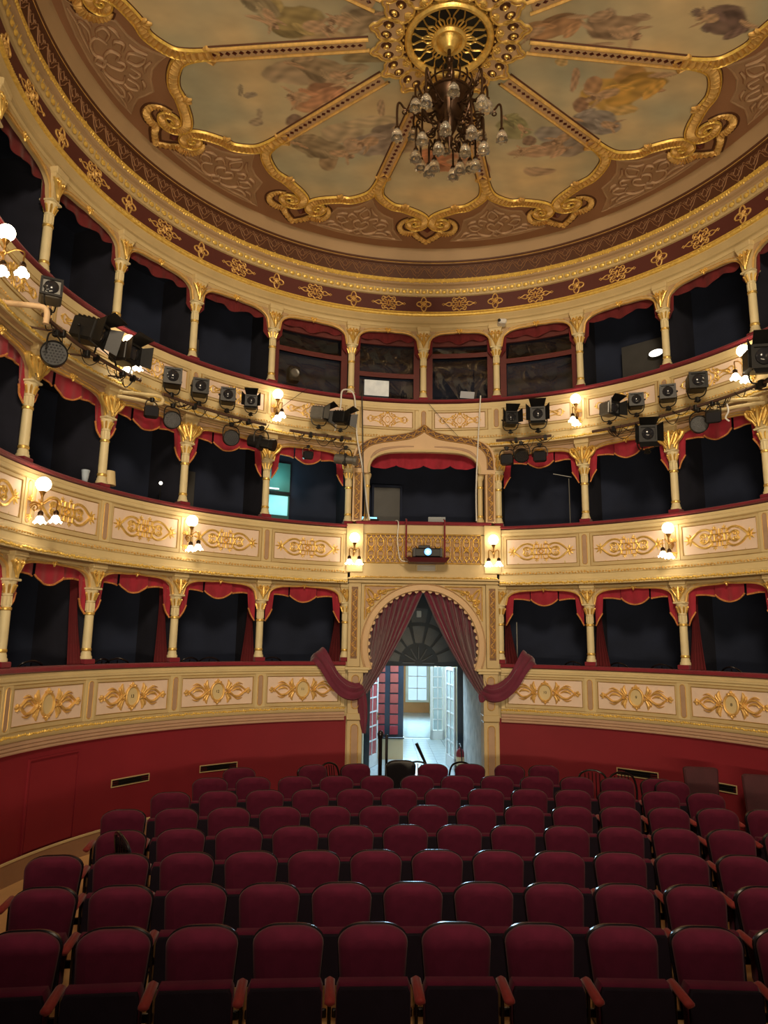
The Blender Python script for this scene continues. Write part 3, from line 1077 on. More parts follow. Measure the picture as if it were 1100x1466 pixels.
# the eleven petals: half-step angles measured from the middle of the back wall
TH = [0, 17.0, 31.9, 52.3, 65.3, 84.5, 98.5, 117.0, 131.0, 147.5, 163.5, 180.0]
ELL = lambda th: 1.0 if abs(th) < 1 else 1 + .035 * min(1, abs(th) / 65)      # tip radius
INN = lambda th: 1 + .145 * min(1, abs(th) / 80) ** .8                       # spoke end radius


def cmap(h0=0.0):
    return lambda x, y, h: (x, y, ZT - h0 - h)


def petal(k):
    """map (u, r) of the petal template to the ceiling plane"""
    s = 1 if k >= 0 else -1
    i = 2 * abs(k)
    c = s * TH[i]
    hi = s * TH[i + 1] if i < 11 else 180
    lo = s * TH[i - 1] if i > 0 else -TH[1]
    if k == 0:
        lo, hi = -TH[1], TH[1]

    def f(u, r):
        edge = hi if u >= 0 else lo
        th = c + (edge - c) * abs(u)
        w = min(1, max(0, (r - 2.6) / 1.9))
        kk = INN(th) * (1 - w) + ELL(th) * w if r > 1.2 else 1
        if r > 1.2 and r < 2.6:
            kk = 1 + (INN(th) - 1) * (r - 1.2) / 1.4
        t = math.radians(th)
        return (r * kk * math.sin(t), r * kk * math.cos(t))
    return f


INNER = cr([(.96, 2.56), (.95, 2.75), (.88, 2.98), (.76, 3.12), (.58, 3.245), (.44, 3.285), (.37, 3.27), (.33, 3.33), (.18, 3.42), (.06, 3.53), (0, 3.68)], 4)
ui, ri = INNER[::-1, 0], INNER[::-1, 1]
STROKES = [(-1.97, 0.58, 0.363, -0.008, -0.026, 0.209, 0.58, 0.45, 0.3),
    (-1.79, 1.05, 0.267, -0.006, -0.02, 0.205, 0.66, 0.38, 0.22),
    (-1.53, 0.74, 0.231, -0.005, -0.018, 0.241, 0.52, 0.38, 0.24),
    (-2.05, 1.38, 0.119, -0.003, -0.015, 0.122, 0.3, 0.2, 0.15),
    (-2.58, 0.94, 0.104, -0.002, -0.011, 0.062, 0.4, 0.33, 0.25),
    (-2.7, 0.85, 0.037, -0.001, -0.021, 0.109, 0.42, 0.35, 0.25),
    (-2.61, 1.49, 0.11, -0.003, -0.014, 0.083, 0.5, 0.4, 0.28),
    (-2.53, 1.32, 0.039, -0.001, -0.018, 0.107, 0.5, 0.4, 0.28),
    (-1.06, 0.29, 0.264, -0.005, -0.003, 0.129, 0.42, 0.33, 0.18),
    (-1.24, 0.51, 0.225, -0.005, -0.005, 0.113, 0.5, 0.4, 0.26),
    (-1.82, 1.94, 0.292, -0.007, -0.02, 0.213, 0.43, 0.35, 0.22),
    (-1.64, 2.24, 0.129, -0.003, -0.019, 0.259, 0.46, 0.33, 0.2),
    (-1.39, 1.64, 0.304, -0.007, -0.011, 0.201, 0.62, 0.5, 0.33),
    (-0.81, 1.18, 0.048, -0.001, 0.001, 0.197, 0.62, 0.45, 0.29),
    (-1.1, 1.92, 0.364, -0.009, -0.005, 0.212, 0.46, 0.38, 0.32),
    (-0.66, 1.91, 0.27, -0.006, 0.004, 0.212, 0.42, 0.34, 0.28),
    (-0.98, 1.42, 0.396, -0.009, -0.002, 0.123, 0.68, 0.55, 0.35),
    (-1.3, 1.93, 0.146, -0.004, -0.009, 0.213, 0.6, 0.44, 0.3),
    (0.19, 2.27, 0.407, -0.01, 0.02, 0.211, 0.62, 0.3, 0.17),
    (-0.25, 2.13, 0.212, -0.005, 0.007, 0.125, 0.55, 0.4, 0.26),
    (0.73, 2.34, 0.151, -0.004, 0.028, 0.197, 0.6, 0.33, 0.2),
    (0.32, 2.04, 0.21, -0.005, 0.01, 0.092, 0.6, 0.42, 0.28),
    (-0.52, 1.91, 0.228, -0.005, 0.005, 0.151, 0.5, 0.38, 0.25),
    (1.06, 1.51, 0.249, -0.006, 0.034, 0.182, 0.4, 0.38, 0.2),
    (1.41, 1.98, 0.354, -0.009, 0.023, 0.106, 0.62, 0.42, 0.27),
    (1.65, 1.64, 0.262, -0.006, 0.052, 0.216, 0.42, 0.38, 0.35),
    (1.95, 1.85, 0.246, -0.006, 0.052, 0.194, 0.43, 0.35, 0.29),
    (1.33, 1.72, 0.091, -0.002, 0.024, 0.116, 0.36, 0.24, 0.17),
    (1.63, 2.4, 0.27, -0.007, 0.022, 0.098, 0.6, 0.42, 0.27),
    (1.07, 1.4, 0.049, -0.001, 0.026, 0.136, 0.3, 0.25, 0.15),
    (2.2, 0.84, 0.353, -0.008, 0.095, 0.297, 0.72, 0.46, 0.12),
    (2.42, 0.54, 0.234, -0.005, 0.074, 0.207, 0.68, 0.4, 0.14),
    (1.93, 1.03, 0.114, -0.003, 0.047, 0.165, 0.42, 0.25, 0.16),
    (1.68, 0.64, 0.055, -0.001, 0.054, 0.2, 0.62, 0.4, 0.25),
    (1.44, 0.31, 0.079, -0.002, 0.022, 0.086, 0.75, 0.55, 0.25),
    (2.38, 1.41, 0.246, -0.006, 0.053, 0.165, 0.38, 0.34, 0.32),
    (2.79, 0.73, 0.147, -0.003, 0.018, 0.047, 0.62, 0.38, 0.22),
    (2.08, 1.38, 0.216, -0.005, 0.048, 0.163, 0.42, 0.37, 0.34),
    (2.47, 1.08, 0.209, -0.005, 0.035, 0.102, 0.75, 0.52, 0.2),
    (1.96, 0.67, 0.128, -0.003, 0.05, 0.165, 0.6, 0.36, 0.2),
    (1.98, -0.11, 0.284, -0.006, 0.039, 0.118, 0.5, 0.35, 0.23),
    (2.18, -0.31, 0.147, -0.003, 0.02, 0.056, 0.5, 0.35, 0.23),
    (1.85, -0.37, 0.081, -0.002, 0.036, 0.111, 0.5, 0.37, 0.25),
    (3.19, -0.39, 0.242, -0.005, 0.059, 0.12, 0.24, 0.16, 0.14),
    (2.85, -0.43, 0.072, -0.001, 0.029, 0.064, 0.24, 0.17, 0.15),
    (3.04, -0.17, 0.075, -0.001, 0.027, 0.058, 0.26, 0.2, 0.18),
    (1.05, -0.11, 0.234, -0.005, 0.035, 0.158, 0.55, 0.34, 0.18),
    (1.78, 0.07, 0.256, -0.005, 0.012, 0.041, 0.55, 0.38, 0.25),
    (-1.79, -0.25, 0.347, -0.007, -0.018, 0.163, 0.45, 0.36, 0.17),
    (-1.48, 0.02, 0.341, -0.007, -0.007, 0.101, 0.55, 0.41, 0.24),
    (-2.11, -0.27, 0.099, -0.002, -0.014, 0.095, 0.48, 0.38, 0.23),
    (-1.13, -0.26, 0.181, -0.004, -0.006, 0.172, 0.5, 0.42, 0.3),
    (-1.63, -0.16, 0.117, -0.002, -0.013, 0.137, 0.55, 0.42, 0.26)]


FIGS = [(-1.80, .95, .55, 2.9, (.62, .33, .19)), (-1.45, .55, .5, .3, (.50, .38, .24)), (-1.55, 2.05, .55, .4, (.42, .33, .21)), (-.95, 1.80, .55, 2.6, (.46, .37, .30)),
        (.20, 2.22, .55, .1, (.62, .28, .15)), (1.45, 1.95, .45, 3.0, (.60, .40, .26)), (1.85, 1.65, .5, 2.4, (.40, .35, .31)), (2.30, .82, .62, 2.7, (.74, .45, .11)), (2.35, 1.35, .45, .2, (.38, .34, .31)),
        (2.05, -.15, .5, .3, (.48, .33, .21)), (1.10, -.12, .45, 2.8, (.55, .32, .17)), (-1.70, -.15, .6, .2, (.46, .36, .16)), (-1.2, -.2, .45, 2.9, (.52, .40, .26)), (-2.2, -.3, .4, 1.0, (.45, .37, .23)), (3.1, -.3, .45, 3.3, (.24, .16, .14)), (1.15, 1.45, .3, .7, (.38, .37, .19))]


def paint(X, Y):
    """the faded fresco: soft clouds with draped, floating figures"""
    rg = np.random.RandomState(5)

    def noise(sc, seed, n=24):
        r = np.random.RandomState(seed)
        out = np.zeros_like(X)
        for _ in range(n):
            k = r.normal(size=2) * sc
            out += np.sin(k[0] * X + k[1] * Y + r.uniform(0, 6.28))
        return out / math.sqrt(n)
    n1, n2, n3, n4 = noise(1.3, 1), noise(3.5, 2), noise(9, 3), noise(24, 4)
    w = np.clip(.5 + .5 * n1 + .25 * n2, 0, 1)[..., None]
    C = np.array((.52, .52, .38)) * (1 - w) + np.array((.84, .65, .36)) * w
    C = C * (1 + .05 * n3 + .02 * n4)[..., None]
    ST = list(STROKES)
    for _ in range(40):                                   # figures over the part of the ceiling behind the frame
        t, r = rg.uniform(2.1, 4.2), rg.uniform(1.2, 3.0)
        c = [(.58, .45, .3), (.6, .36, .22), (.42, .35, .25), (.66, .46, .2), (.4, .38, .35)][rg.randint(5)]
        s = rg.uniform(.1, .35)
        ST.append((r * math.sin(t), r * math.cos(t), s, 0, 0, s * rg.uniform(.4, .8), *c))
    # draped figures: hair, face, torso, limbs and billowing cloth
    for x, y, s, q, c in FIGS:
        def S(du, dv, l, w, ang, col):
            ca, sa = math.cos(q), math.sin(q)
            px, py = x + s * (du * ca - dv * sa), y + s * (du * sa + dv * ca)
            aa = q + ang
            ST.append((px, py, s * l * math.cos(aa), s * l * math.sin(aa), -s * w * math.sin(aa), s * w * math.cos(aa), *col))
        fl = (.66, .45, .28)
        dk = tuple(v * .62 for v in c)
        lt = tuple(min(1, v * 1.22) for v in c)
        S(-.55, .1, .5, .22, .3, dk)
        S(-.3, -.12, .55, .26, -.25, c)
        S(-.75, -.2, .3, .13, -.7, lt)
        S(-.1, .1, .3, .1, .5, lt)
        S(-.95, .12, .3, .06, .15, fl)
        S(.15, .02, .26, .15, .1, fl)
        S(.42, .2, .26, .045, .9, fl)
        S(.4, -.18, .24, .045, -.6, tuple(v * .85 for v in fl))
        S(.46, .04, .10, .10, 0, (.30, .19, .12))
        S(.50, .01, .055, .065, 0, (.70, .48, .31))
    for i, (x, y, ax, ay, bx, by, *c) in enumerate(ST):
        det = ax * by - ay * bx
        dx, dy = X - x + .03 * n2, Y - y + .03 * np.sin(7 * X + 5 * Y)
        u, v = (dx * by - dy * bx) / det, (ax * dy - ay * dx) / det
        d = np.sqrt(u * u + v * v) + .04 * n4 + .08 * n3
        a_ = np.clip((1.08 - d) / .18, 0, 1)
        a_ = (a_ * a_ * (3 - 2 * a_) * .95)[..., None]
        fold = (.92 + .16 * np.sin(5 * u + 3 * v + 1.5 * n3 + i) + .10 * np.sin(8 * v - 4 * u + n3 + 2 * i) + .05 * n4)[..., None]
        C = C * (1 - a_) + np.array(c) * fold * a_
    return np.clip(C, .02, .95)


pm, nt, b = node_mat('fresco')
at_n = nt.nodes.new('ShaderNodeVertexColor')
at_n.layer_name = 'fresco'
nt.links.new(at_n.outputs['Color'], b.inputs['Base Color'])
b.inputs['Roughness'].default_value = .7
bm_tc = nt.nodes.new('ShaderNodeTexCoord')
bm_n = nt.nodes.new('ShaderNodeTexNoise')
bm_n.inputs['Scale'].default_value = 14
bm_b = nt.nodes.new('ShaderNodeBump')
bm_b.inputs['Strength'].default_value = .06
nt.links.new(bm_tc.outputs['Object'], bm_n.inputs['Vector'])
nt.links.new(bm_n.outputs['Fac'], bm_b.inputs['Height'])
nt.links.new(bm_b.outputs['Normal'], b.inputs['Normal'])

SCROLLW = mat('pale_scrollwork', (.50, .33, .20), .6, 0, .08, 6)
GEM = mat('dark_gem', (.10, .02, .012), .3, 0, .2, 20)
SCROLL = cr([(1.0, 2.58), (.985, 2.85), (.93, 3.06), (.80, 3.21), (.62, 3.345), (.45, 3.385), (.30, 3.46), (.17, 3.55), (.08, 3.66), (.055, 3.80), (.10, 3.92), (.19, 3.96), (.275, 3.90), (.29, 3.79), (.225, 3.72), (.15, 3.75), (.14, 3.83), (.19, 3.86)], 6)
TREF = cr([(.30, 3.70), (.385, 3.78), (.42, 3.93), (.37, 4.08), (.27, 4.14), (.19, 4.13), (.13, 4.24), (.0, 4.42)], 6)
for k in range(-5, 6):
    f = petal(k)
    nu, nr = 110, 150
    U = np.linspace(-1, 1, nu)
    P = np.zeros((nu, nr, 3))
    for i, u in enumerate(U):
        rm = np.interp(abs(u), ui, ri)
        for j, r in enumerate(np.linspace(.80, rm + .06, nr)):
            x, y = f(u, r)
            P[i, j] = (x, y, ZT - .004)
    V, F = grid(P, flip=True)
    me = MB().add(V, F).mesh('painted_panel', False)
    ca = me.color_attributes.new('fresco', 'FLOAT_COLOR', 'POINT')
    C = paint(P[..., 0], P[..., 1]).reshape(-1, 3)
    ca.data.foreach_set('color', np.c_[C, np.ones(len(C))].astype(np.float32).ravel())
    pp = obj('painted_panel', me, pm, cl)
    pp['label'] = 'painted petal of cloudy sky with faded draped figures'
    fr, ln, rm_ = MB(), MB(), MB()
    nick = (1.1, .55, 1.1, .55)
    for g in (1, -1):
        S = np.array([f(g * u, r) for u, r in SCROLL])
        T = np.array([f(g * u, r) for u, r in TREF])
        fr.join(strip(S, .15, .06, cmap(), mod=nick, taper=(1, 1.0, .35)))
        fr.join(strip(T, .125, .06, cmap(), mod=nick, taper=(.5, 1.1, .9)))
        ln.join(strip(S, .195, .012, cmap(), prof=((-.5, 0), (-.48, 1), (.48, 1), (.5, 0)), taper=(1, 1, .5)))
        ln.join(strip(T, .175, .012, cmap(), prof=((-.5, 0), (-.48, 1), (.48, 1), (.5, 0)), taper=(.6, 1.1, 1)))
        # bright beads along both rims, and the notch leaf half-way
        for q in (-.5, .5):
            Tn = np.gradient(S, axis=0)
            Tn /= np.linalg.norm(Tn, axis=1)[:, None]
            N = np.c_[-Tn[:, 1], Tn[:, 0]]
            kk = np.interp(np.linspace(0, 1, len(S)), [0, .5, 1], (1, 1, .42))[:, None]
            rm_.join(strip(S + N * q * .145 * kk, .026, .036, cmap(.012)))
        x, y = f(g * .42, 3.36)
        c_ = math.atan2(y, x)
        fan(fr, cmap(.03), x, y, c_ + PI, .14, 3, 1.2, .06, .035)
        x, y = f(g * .96, 2.68)
        fr.join(strip([f(g * 1.0, 2.52), f(g * .86, 2.63), f(g * .95, 2.74)], .05, .05, cmap(), taper=(1, 1, .6)))
    fp = obj('petal_frame', fr, GOLDM, cl)
    obj('dark_outline', ln, BROWN2, fp)
    obj('gilt_rim', rm_, GARL, fp)
    x, y = f(0, 4.02)
    t = math.atan2(x, y)
    d = .085
    obj('gem', MB().add([(x + d * math.sin(t), y + d * math.cos(t), ZT - .02), (x + d * math.cos(t), y - d * math.sin(t), ZT - .02), (x - d * math.sin(t), y - d * math.cos(t), ZT - .02), (x - d * math.cos(t), y + d * math.sin(t), ZT - .02), (x, y, ZT - .075)], [(0, 4, 1), (1, 4, 2), (2, 4, 3), (3, 4, 0)]), GEM, fp, smooth=False)

for k in range(11):
    # spokes lie at the odd half-steps
    th = [17.0, 52.3, 84.5, 117.0, 147.5, 180.0, -147.5, -117.0, -84.5, -52.3, -17.0][k]
    r1 = 2.56 * INN(th) + .06
    R = Matrix.Rotation(-math.radians(th), 4, 'Z')
    sp = MB()
    sp.join(strip([(0, 1.02), (0, r1)], .2, .02, lambda x, y, h: (x, y, ZT - .006 - h), prof=((-.5, 0), (-.48, 1), (.48, 1), (.5, 0))))
    o = obj('spoke', sp, TAN, cl, R)
    rails = MB()
    for g in (-1, 1):
        rails.join(strip([(g * .078, .98), (g * .078, r1)], .04, .035, cmap(.02)))
    obj('gilt_rails', rails, GOLDM, o)
    obj('dark_edges', MB().join(strip([(-.105, .98), (-.105, r1)], .02, .022, cmap())).join(strip([(.105, .98), (.105, r1)], .02, .022, cmap())), BROWN2, o)
    lz = MB()
    n = int((r1 - 1.05) / .088)
    for i in range(n):
        y = 1.06 + .088 * i + .03
        w = .026 + .012 * i / n
        lz.add([(0, y - .036, ZT - .027), (w, y, ZT - .027), (0, y + .036, ZT - .027), (-w, y, ZT - .027), (0, y, ZT - .045)], [(0, 4, 1), (1, 4, 2), (2, 4, 3), (3, 4, 0)])
    obj('dark_lozenges', lz, GEM, o, smooth=False)
    # pale relief panel between two petal tips, outside the spoke end
    up = abs(th)
    i = [17.0, 52.3, 84.5, 117.0, 147.5, 180.0].index(up)
    half = (TH[min(2 * i + 2, 11)] - TH[2 * i]) / 2 if i < 5 else 16.5
    kt = ELL(th)
    rr = lambda r: r * (INN(th) * (1 - min(1, max(0, (r - 2.6) / 1.9))) + kt * min(1, max(0, (r - 2.6) / 1.9)))

    def pm_(w, r, half=half, rr=rr):
        q = math.radians(w * half)
        return (rr(r) * math.sin(q), rr(r) * math.cos(q))
    HO = [(0, 3.22), (.07, 3.36), (.16, 3.50), (.30, 3.62), (.47, 3.70), (.50, 3.86), (.52, 4.02), (.60, 4.18), (.70, 4.34), (.5, 4.36), (.3, 4.375), (0, 4.385)]
    out = [pm_(w, r) for w, r in HO] + [pm_(-w, r) for w, r in HO[-2:0:-1]]
    rp = obj('relief_panel', plate(out, .012, cmap()), RELIEF, cl, R, smooth=False)
    rl, rd = MB(), MB()
    rl.join(strip(out, .035, .022, cmap(), closed=True))
    for g in (-1, 1):

        def L(pts, w=.035, g=g):
            C_ = cr([pm_(g * w_, r_) for w_, r_ in pts], 5)
            rl.join(strip(C_, w, .035, cmap(.012), taper=(.6, 1.2, .4)))
            rd.join(strip(C_, w * 1.7, .003, cmap(.012), prof=((-.5, 0), (-.48, 1), (.48, 1), (.5, 0)), taper=(.7, 1.1, .5)))
        L([(0, 3.95), (.06, 3.86), (.12, 3.95), (.07, 4.08), (0, 4.14)])
        L([(0, 4.14), (.1, 4.24), (.22, 4.20), (.28, 4.06), (.2, 3.96)])
        L([(.1, 4.28), (.3, 4.27), (.45, 4.26), (.6, 4.31)])
        L([(.22, 4.2), (.36, 4.14), (.46, 4.2), (.42, 4.26)])
        L([(0, 3.8), (.08, 3.7), (.06, 3.58), (.0, 3.5)])
        L([(.1, 3.8), (.2, 3.72), (.24, 3.82), (.18, 3.88)])
        L([(.24, 3.95), (.32, 3.86), (.40, 3.9), (.36, 4.02), (.28, 4.06)])
        L([(.28, 3.74), (.36, 3.76), (.42, 3.83)])
        L([(.05, 3.45), (.12, 3.58), (.2, 3.64)])
        L([(.4, 4.08), (.48, 4.1), (.54, 4.22)])
        L([(.0, 4.3), (.06, 4.2), (.0, 4.1)])
    obj('scrollwork', rl, SCROLLW, rp)
    obj('scroll_shadow_ground', rd, BROWN, rp)

# ceiling rose
rose = obj('ceiling_rose', sweep([(.0, ZT - .012), (.84, ZT - .012)], -180, 180, step=6), BROWN2, cl)
ring = MB()
ring.join(sweep([(.455, ZT - .01), (.46, ZT - .06), (.485, ZT - .085), (.515, ZT - .085), (.54, ZT - .06), (.545, ZT - .01)], -180, 180, step=5))
for i in range(40):
    q = 9 * i
    ring.join(ball(pol(.56, q, ZT - .04), .016, 6, 4))
obj('outer_ring', ring, GOLD, rose)
obj('dark_opening', sweep([(.17, ZT - .016), (.46, ZT - .016)], -180, 180, step=6), BLACK, rose)
hub = lathe([(.21, ZT - .012), (.215, ZT - .05), (.19, ZT - .08), (.16, ZT - .07), (.15, ZT - .05), (.10, ZT - .09), (.06, ZT - .16), (.03, ZT - .17)], 24)
obj('hub', hub, GOLD, rose)
for i in range(12):
    mb = MB()
    for g in (-1, 1):
        mb.join(strip(cr([(g * .035, .2), (g * .05, .27), (g * .02, .32), (g * .045, .38), (g * .075, .43), (g * .05, .47)], 4), .020, .04, cmap()))
    mb.join(strip([(0, .2), (0, .31)], .03, .03, cmap()))
    obj('tracery_arm', mb, GOLD, rose, Matrix.Rotation(-2 * PI * i / 12, 4, 'Z'))
brk = MB()
BO = cr([(0, .98), (.05, .95), (.075, .90), (.15, .85), (.19, .76), (.14, .69), (.15, .63), (.09, .585), (0, .57)], 5)
out = [tuple(p) for p in BO] + [(-p[0], p[1]) for p in BO[-2:0:-1]]
brk.join(plate(out, .03, cmap(.012)))
gb = MB()
gb.join(strip(out, .03, .022, cmap(.042), closed=True))
dk = MB()
for g in (-1, 1):
    E = [(g * .082 + .058 * math.cos(t), .765 + .068 * math.sin(t)) for t in np.linspace(0, 2 * PI, 12, endpoint=False)]
    dk.join(plate(E if g > 0 else E, .004, cmap(.042)))
    gb.join(strip(spiral(g * .075, .765, .036, .008, PI / 2, 1.2 * g, 12), .018, .03, cmap(.044)))
    gb.join(strip(cr([(g * .0, .93), (g * .03, .88), (g * .1, .84)], 4), .02, .02, cmap(.042)))
fan(gb, cmap(.042), 0, .66, -PI / 2, .1, 5, 1.8, .03, .025)
ms = [brk.mesh('scroll_bracket', True, 20), gb.mesh('gilt_scrolls'), dk.mesh('dark_eyes', False)]
for i in range(16):
    R = Matrix.Rotation(-2 * PI * (i + .5) / 16, 4, 'Z') @ Matrix.Diagonal((.86, 1, 1, 1))
    sb = obj('scroll_bracket', ms[0], TAN, rose, R)
    for m_, mm in ((ms[1], GOLD), (ms[2], BROWN2)):
        obj(m_.name.split('.')[0], m_, mm, rose, R)

# ------------------------------------------------------------------ chandelier
ch = thing('chandelier', 'dark bronze chandelier with many hanging cut-glass tulip shades', 'chandelier', Matrix.Translation((0, 0, ZT - .02)))
Z = lambda z: z - (ZT - .02)
st = tube([(0, 0, Z(9.91)), (0, 0, Z(9.3))], .022, 8)
for z, r in ((9.62, .05), (9.5, .035), (9.38, .055)):
    st.join(ball((0, 0, Z(z)), r, 12, 8))
obj('stem', st, BRONZE, ch)
obj('body', lathe([(.02, Z(9.36)), (.09, Z(9.32)), (.13, Z(9.26)), (.215, Z(9.18)), (.25, Z(9.13)), (.24, Z(9.06)), (.20, Z(9.0)), (.175, Z(8.92)), (.14, Z(8.80)), (.07, Z(8.66)), (.035, Z(8.58)), (.05, Z(8.54)), (.02, Z(8.48)), (.005, Z(8.42))], 20), BRONZE, ch)
cw = MB()
for i in range(18):
    q = 20 * i
    p0, p1 = pol(.24, q, Z(9.12)), pol(.285, q, Z(9.3))
    cw.join(tube(cr([p0, pol(.29, q, Z(9.2)), p1, pol(.26, q, Z(9.33))], 3), [.012] * 9 + [.004], 5))
cw.join(tube([pol(.245, q, Z(9.13)) for q in range(0, 360, 15)], .022, 6, closed=True))
cw.join(tube([pol(.27, q, Z(9.24)) for q in range(0, 360, 15)], .01, 6, closed=True))
obj('crown', cw, BRONZE, ch)
shade = lathe([(.018, .03), (.028, .0), (.05, -.035), (.058, -.065), (.052, -.085), (.064, -.105)], 12)
shade.v[0][60:, 2] += .01 * np.cos(np.arange(12) * PI)
shade.tf(Matrix.Diagonal((1.15, 1.15, 1.15, 1)))
shm = shade.mesh('glass_shade')
capm = lathe([(.012, .05), (.03, .03), (.034, .0), (.02, -.02)], 10).mesh('shade_cap')
specs = [(6, .48, 8.86, 9.02, 0), (6, .62, 8.66, 8.98, 30), (8, .40, 8.44, 8.74, 12), (4, .22, 8.36, 8.60, 40)]
for n, r, zs, za, off in specs:
    for i in range(n):
        q = off + 360 * i / n
        P = cr([pol(.12, q, Z(za)), pol(.24, q, Z(za - .10)), pol(r * .8, q, Z(za - .06)), pol(r * .95, q, Z(za + .04)), pol(r, q, Z(za - .02)), pol(r, q, Z(zs + .05))], 5)
        am = tube(P, .014, 6)
        t = math.radians(q)
        pl = np.c_[spiral(r * .55, Z(za - .11), .07, .012, 0, 1.4, 14), ]
        am.join(tube([(a_ * math.sin(t), a_ * math.cos(t), z_) for a_, z_ in pl], .011, 5))
        am.join(tube([(a_ * math.sin(t), a_ * math.cos(t), z_) for a_, z_ in spiral(r * .85, Z(za - .09), .045, .01, PI, -1.3, 12)], .009, 5))
        o = obj('arm', am, BRONZE, ch)
        Mx = Matrix.Translation(pol(r, q, Z(zs)))
        obj('shade_cap', capm, BRONZE, o, Mx)
        obj('glass_shade', shm, GLASS, o, Mx)
# ------------------------------------------------------------------ the entrance portal in the middle of the back wall
YP = 4.66
po = thing('portal', 'carved cream portal with scalloped horseshoe arch below and ogee frame above', 'portal', Matrix.Translation((0, YP, 0)))
fm = lambda x, z, h: (x, -h, z)
CZ, CR = 2.62, .93
arc = lambda r, a0, a1, n: [(r * math.cos(math.radians(t)), CZ + r * math.sin(math.radians(t))) for t in np.linspace(a0, a1, n)]
hole = arc(CR, -23.5, 203.5, 48)
out = [(-1.06, 2.255), (-1.06, 3.66), (1.06, 3.66), (1.06, 2.255)] + hole
obj('arch_wall', plate(out[::-1], .26, fm, -.26), CREAM2, po, smooth=False)
ar = strip(arc(.985, -24, 204, 56), .10, .035, fm, prof=((-.5, 0), (-.45, .7), (-.2, 1), (.2, .8), (.45, 1.1), (.5, 0)))
ar.join(strip(arc(1.05, -20, 200, 56), .022, .03, fm))
obj('archivolt', ar, TAN, po)
for i in range(31):
    t = math.radians(-20 + 220 * i / 30)
    x, z = CR * math.cos(t), CZ + CR * math.sin(t)
    o_ = [(x + .036 * math.cos(q), z + .036 * math.sin(q)) for q in np.linspace(0, 2 * PI, 10, endpoint=False)]
    obj('scallop', plate(o_, .03, fm, -.04), TAN, po, smooth=False)
for g in (-1, 1):
    nm = SIDE[g]
    S = [(g * 1.0, 3.62), (g * .36, 3.62)] + [(g * 1.09 * math.sin(math.radians(t)), CZ + 1.09 * math.cos(math.radians(t))) for t in np.linspace(22, 66, 14)] + [(g * 1.0, 3.05)]
    obj('spandrel_field', plate(S if g > 0 else S[::-1], .006, fm), SLOT, po, smooth=False)
    mb = MB()
    mp = lambda x, z, h, g=g: (g * x, -h - .006, z)
    mb.join(strip([(1.0, 3.62), (.36, 3.62)], .02, .02, mp)).join(strip([(1.0, 3.62), (1.0, 3.05)], .02, .02, mp))
    mb.join(strip(cr([(.82, 3.42), (.88, 3.52), (.96, 3.57), (.93, 3.46), (.86, 3.38)], 5, True), .035, .03, mp, closed=True))
    for cx_, cz_, r_, t_ in ((.80, 3.44, .075, 1.3), (.88, 3.33, .07, -1.3), (.68, 3.52, .05, 1.2), (.93, 3.2, .045, -1.2), (.76, 3.52, .04, 1), (.94, 3.38, .04, 1)):
        mb.join(strip(spiral(cx_, cz_, r_, .012, 2, t_), .026, .03, mp))
        fan(mb, mp, cx_, cz_, .8, r_ * .9, 4, 3, .022, .022)
    mb.join(strip(cr([(.74, 3.5), (.6, 3.55), (.45, 3.58)], 5), .04, .03, mp, taper=(1, 1, .3)))
    mb.join(strip(cr([(.9, 3.28), (.95, 3.18), (.975, 3.08)], 5), .035, .03, mp, taper=(1, 1, .3)))
    obj('spandrel_scrolls', mb, GOLD, po)
    # pilasters: lower jamb, arch zone, balustrade block, upper zone
    low = box((g * 1.13, .14, .70), (.25, .34, 1.40), .01).join(box((g * 1.13, .13, 1.46), (.27, .38, .11), .012)).join(box((g * 1.13, .14, 1.85), (.25, .34, .70), .01)).join(box((g * 1.30, .20, 1.17), (.16, .26, 2.34)))
    j = obj('jamb', low, CREAM2, po, smooth=False)
    for z0, z1 in ((.35, 1.33), (1.60, 2.12)):
        obj('mauve_inlay', plate(capsule(g * 1.13, z0, z1, .05), .006, lambda x, z, h: (x, .03 - .06 - h, z)), SLOT, j, smooth=False)
        obj('gilt_fillet', strip(capsule(g * 1.13, z0 - .012, z1 + .012, .06), .014, .016, lambda x, z, h: (x, -.03 - h, z), closed=True), GOLDM, j)
    obj('impost', box((g * 1.10, .12, 2.235), (.42, .36, .05), .012).join(box((g * 1.09, .12, 2.19), (.34, .34, .04), .008)), CREAM, po, smooth=False)
    pl = obj('pilaster', box((g * 1.17, .10, 2.965), (.21, .26, 1.40), .008), CREAM2, po, smooth=False)

    def scrolls(path, w, h, base):
        """a running scroll along the path"""
        P = np.array(path)
        L = np.r_[0, np.cumsum(np.linalg.norm(np.diff(P, axis=0), axis=1))]
        s_ = np.linspace(.02, L[-1] - .02, int(L[-1] / .012))
        C = np.c_[np.interp(s_, L, P[:, 0]), np.interp(s_, L, P[:, 1])]
        T = np.gradient(C, axis=0)
        T /= np.linalg.norm(T, axis=1)[:, None]
        N = np.c_[-T[:, 1], T[:, 0]]
        q = C + N * (w * .30 * np.sin(s_ * 2 * PI / .17))[:, None]
        m2 = lambda x, z, hh: (x, -base - hh, z)
        b_ = strip(q, .016, h, m2)
        for k in range(int(L[-1] / .085)):
            sc_ = .0425 + .085 * k
            i_ = min(len(s_) - 1, np.searchsorted(s_, sc_))
            sg = -1 if k % 2 == 0 else 1
            c_ = C[i_] + N[i_] * sg * w * .12 * -1
            b_.join(strip(spiral(c_[0], c_[1], .03, .008, 0, 1.1 * sg, 10), .013, h, m2))
        for e in (-.5, .5):
            b_.join(strip(C + N * e * w, .012, h, m2))
        return b_
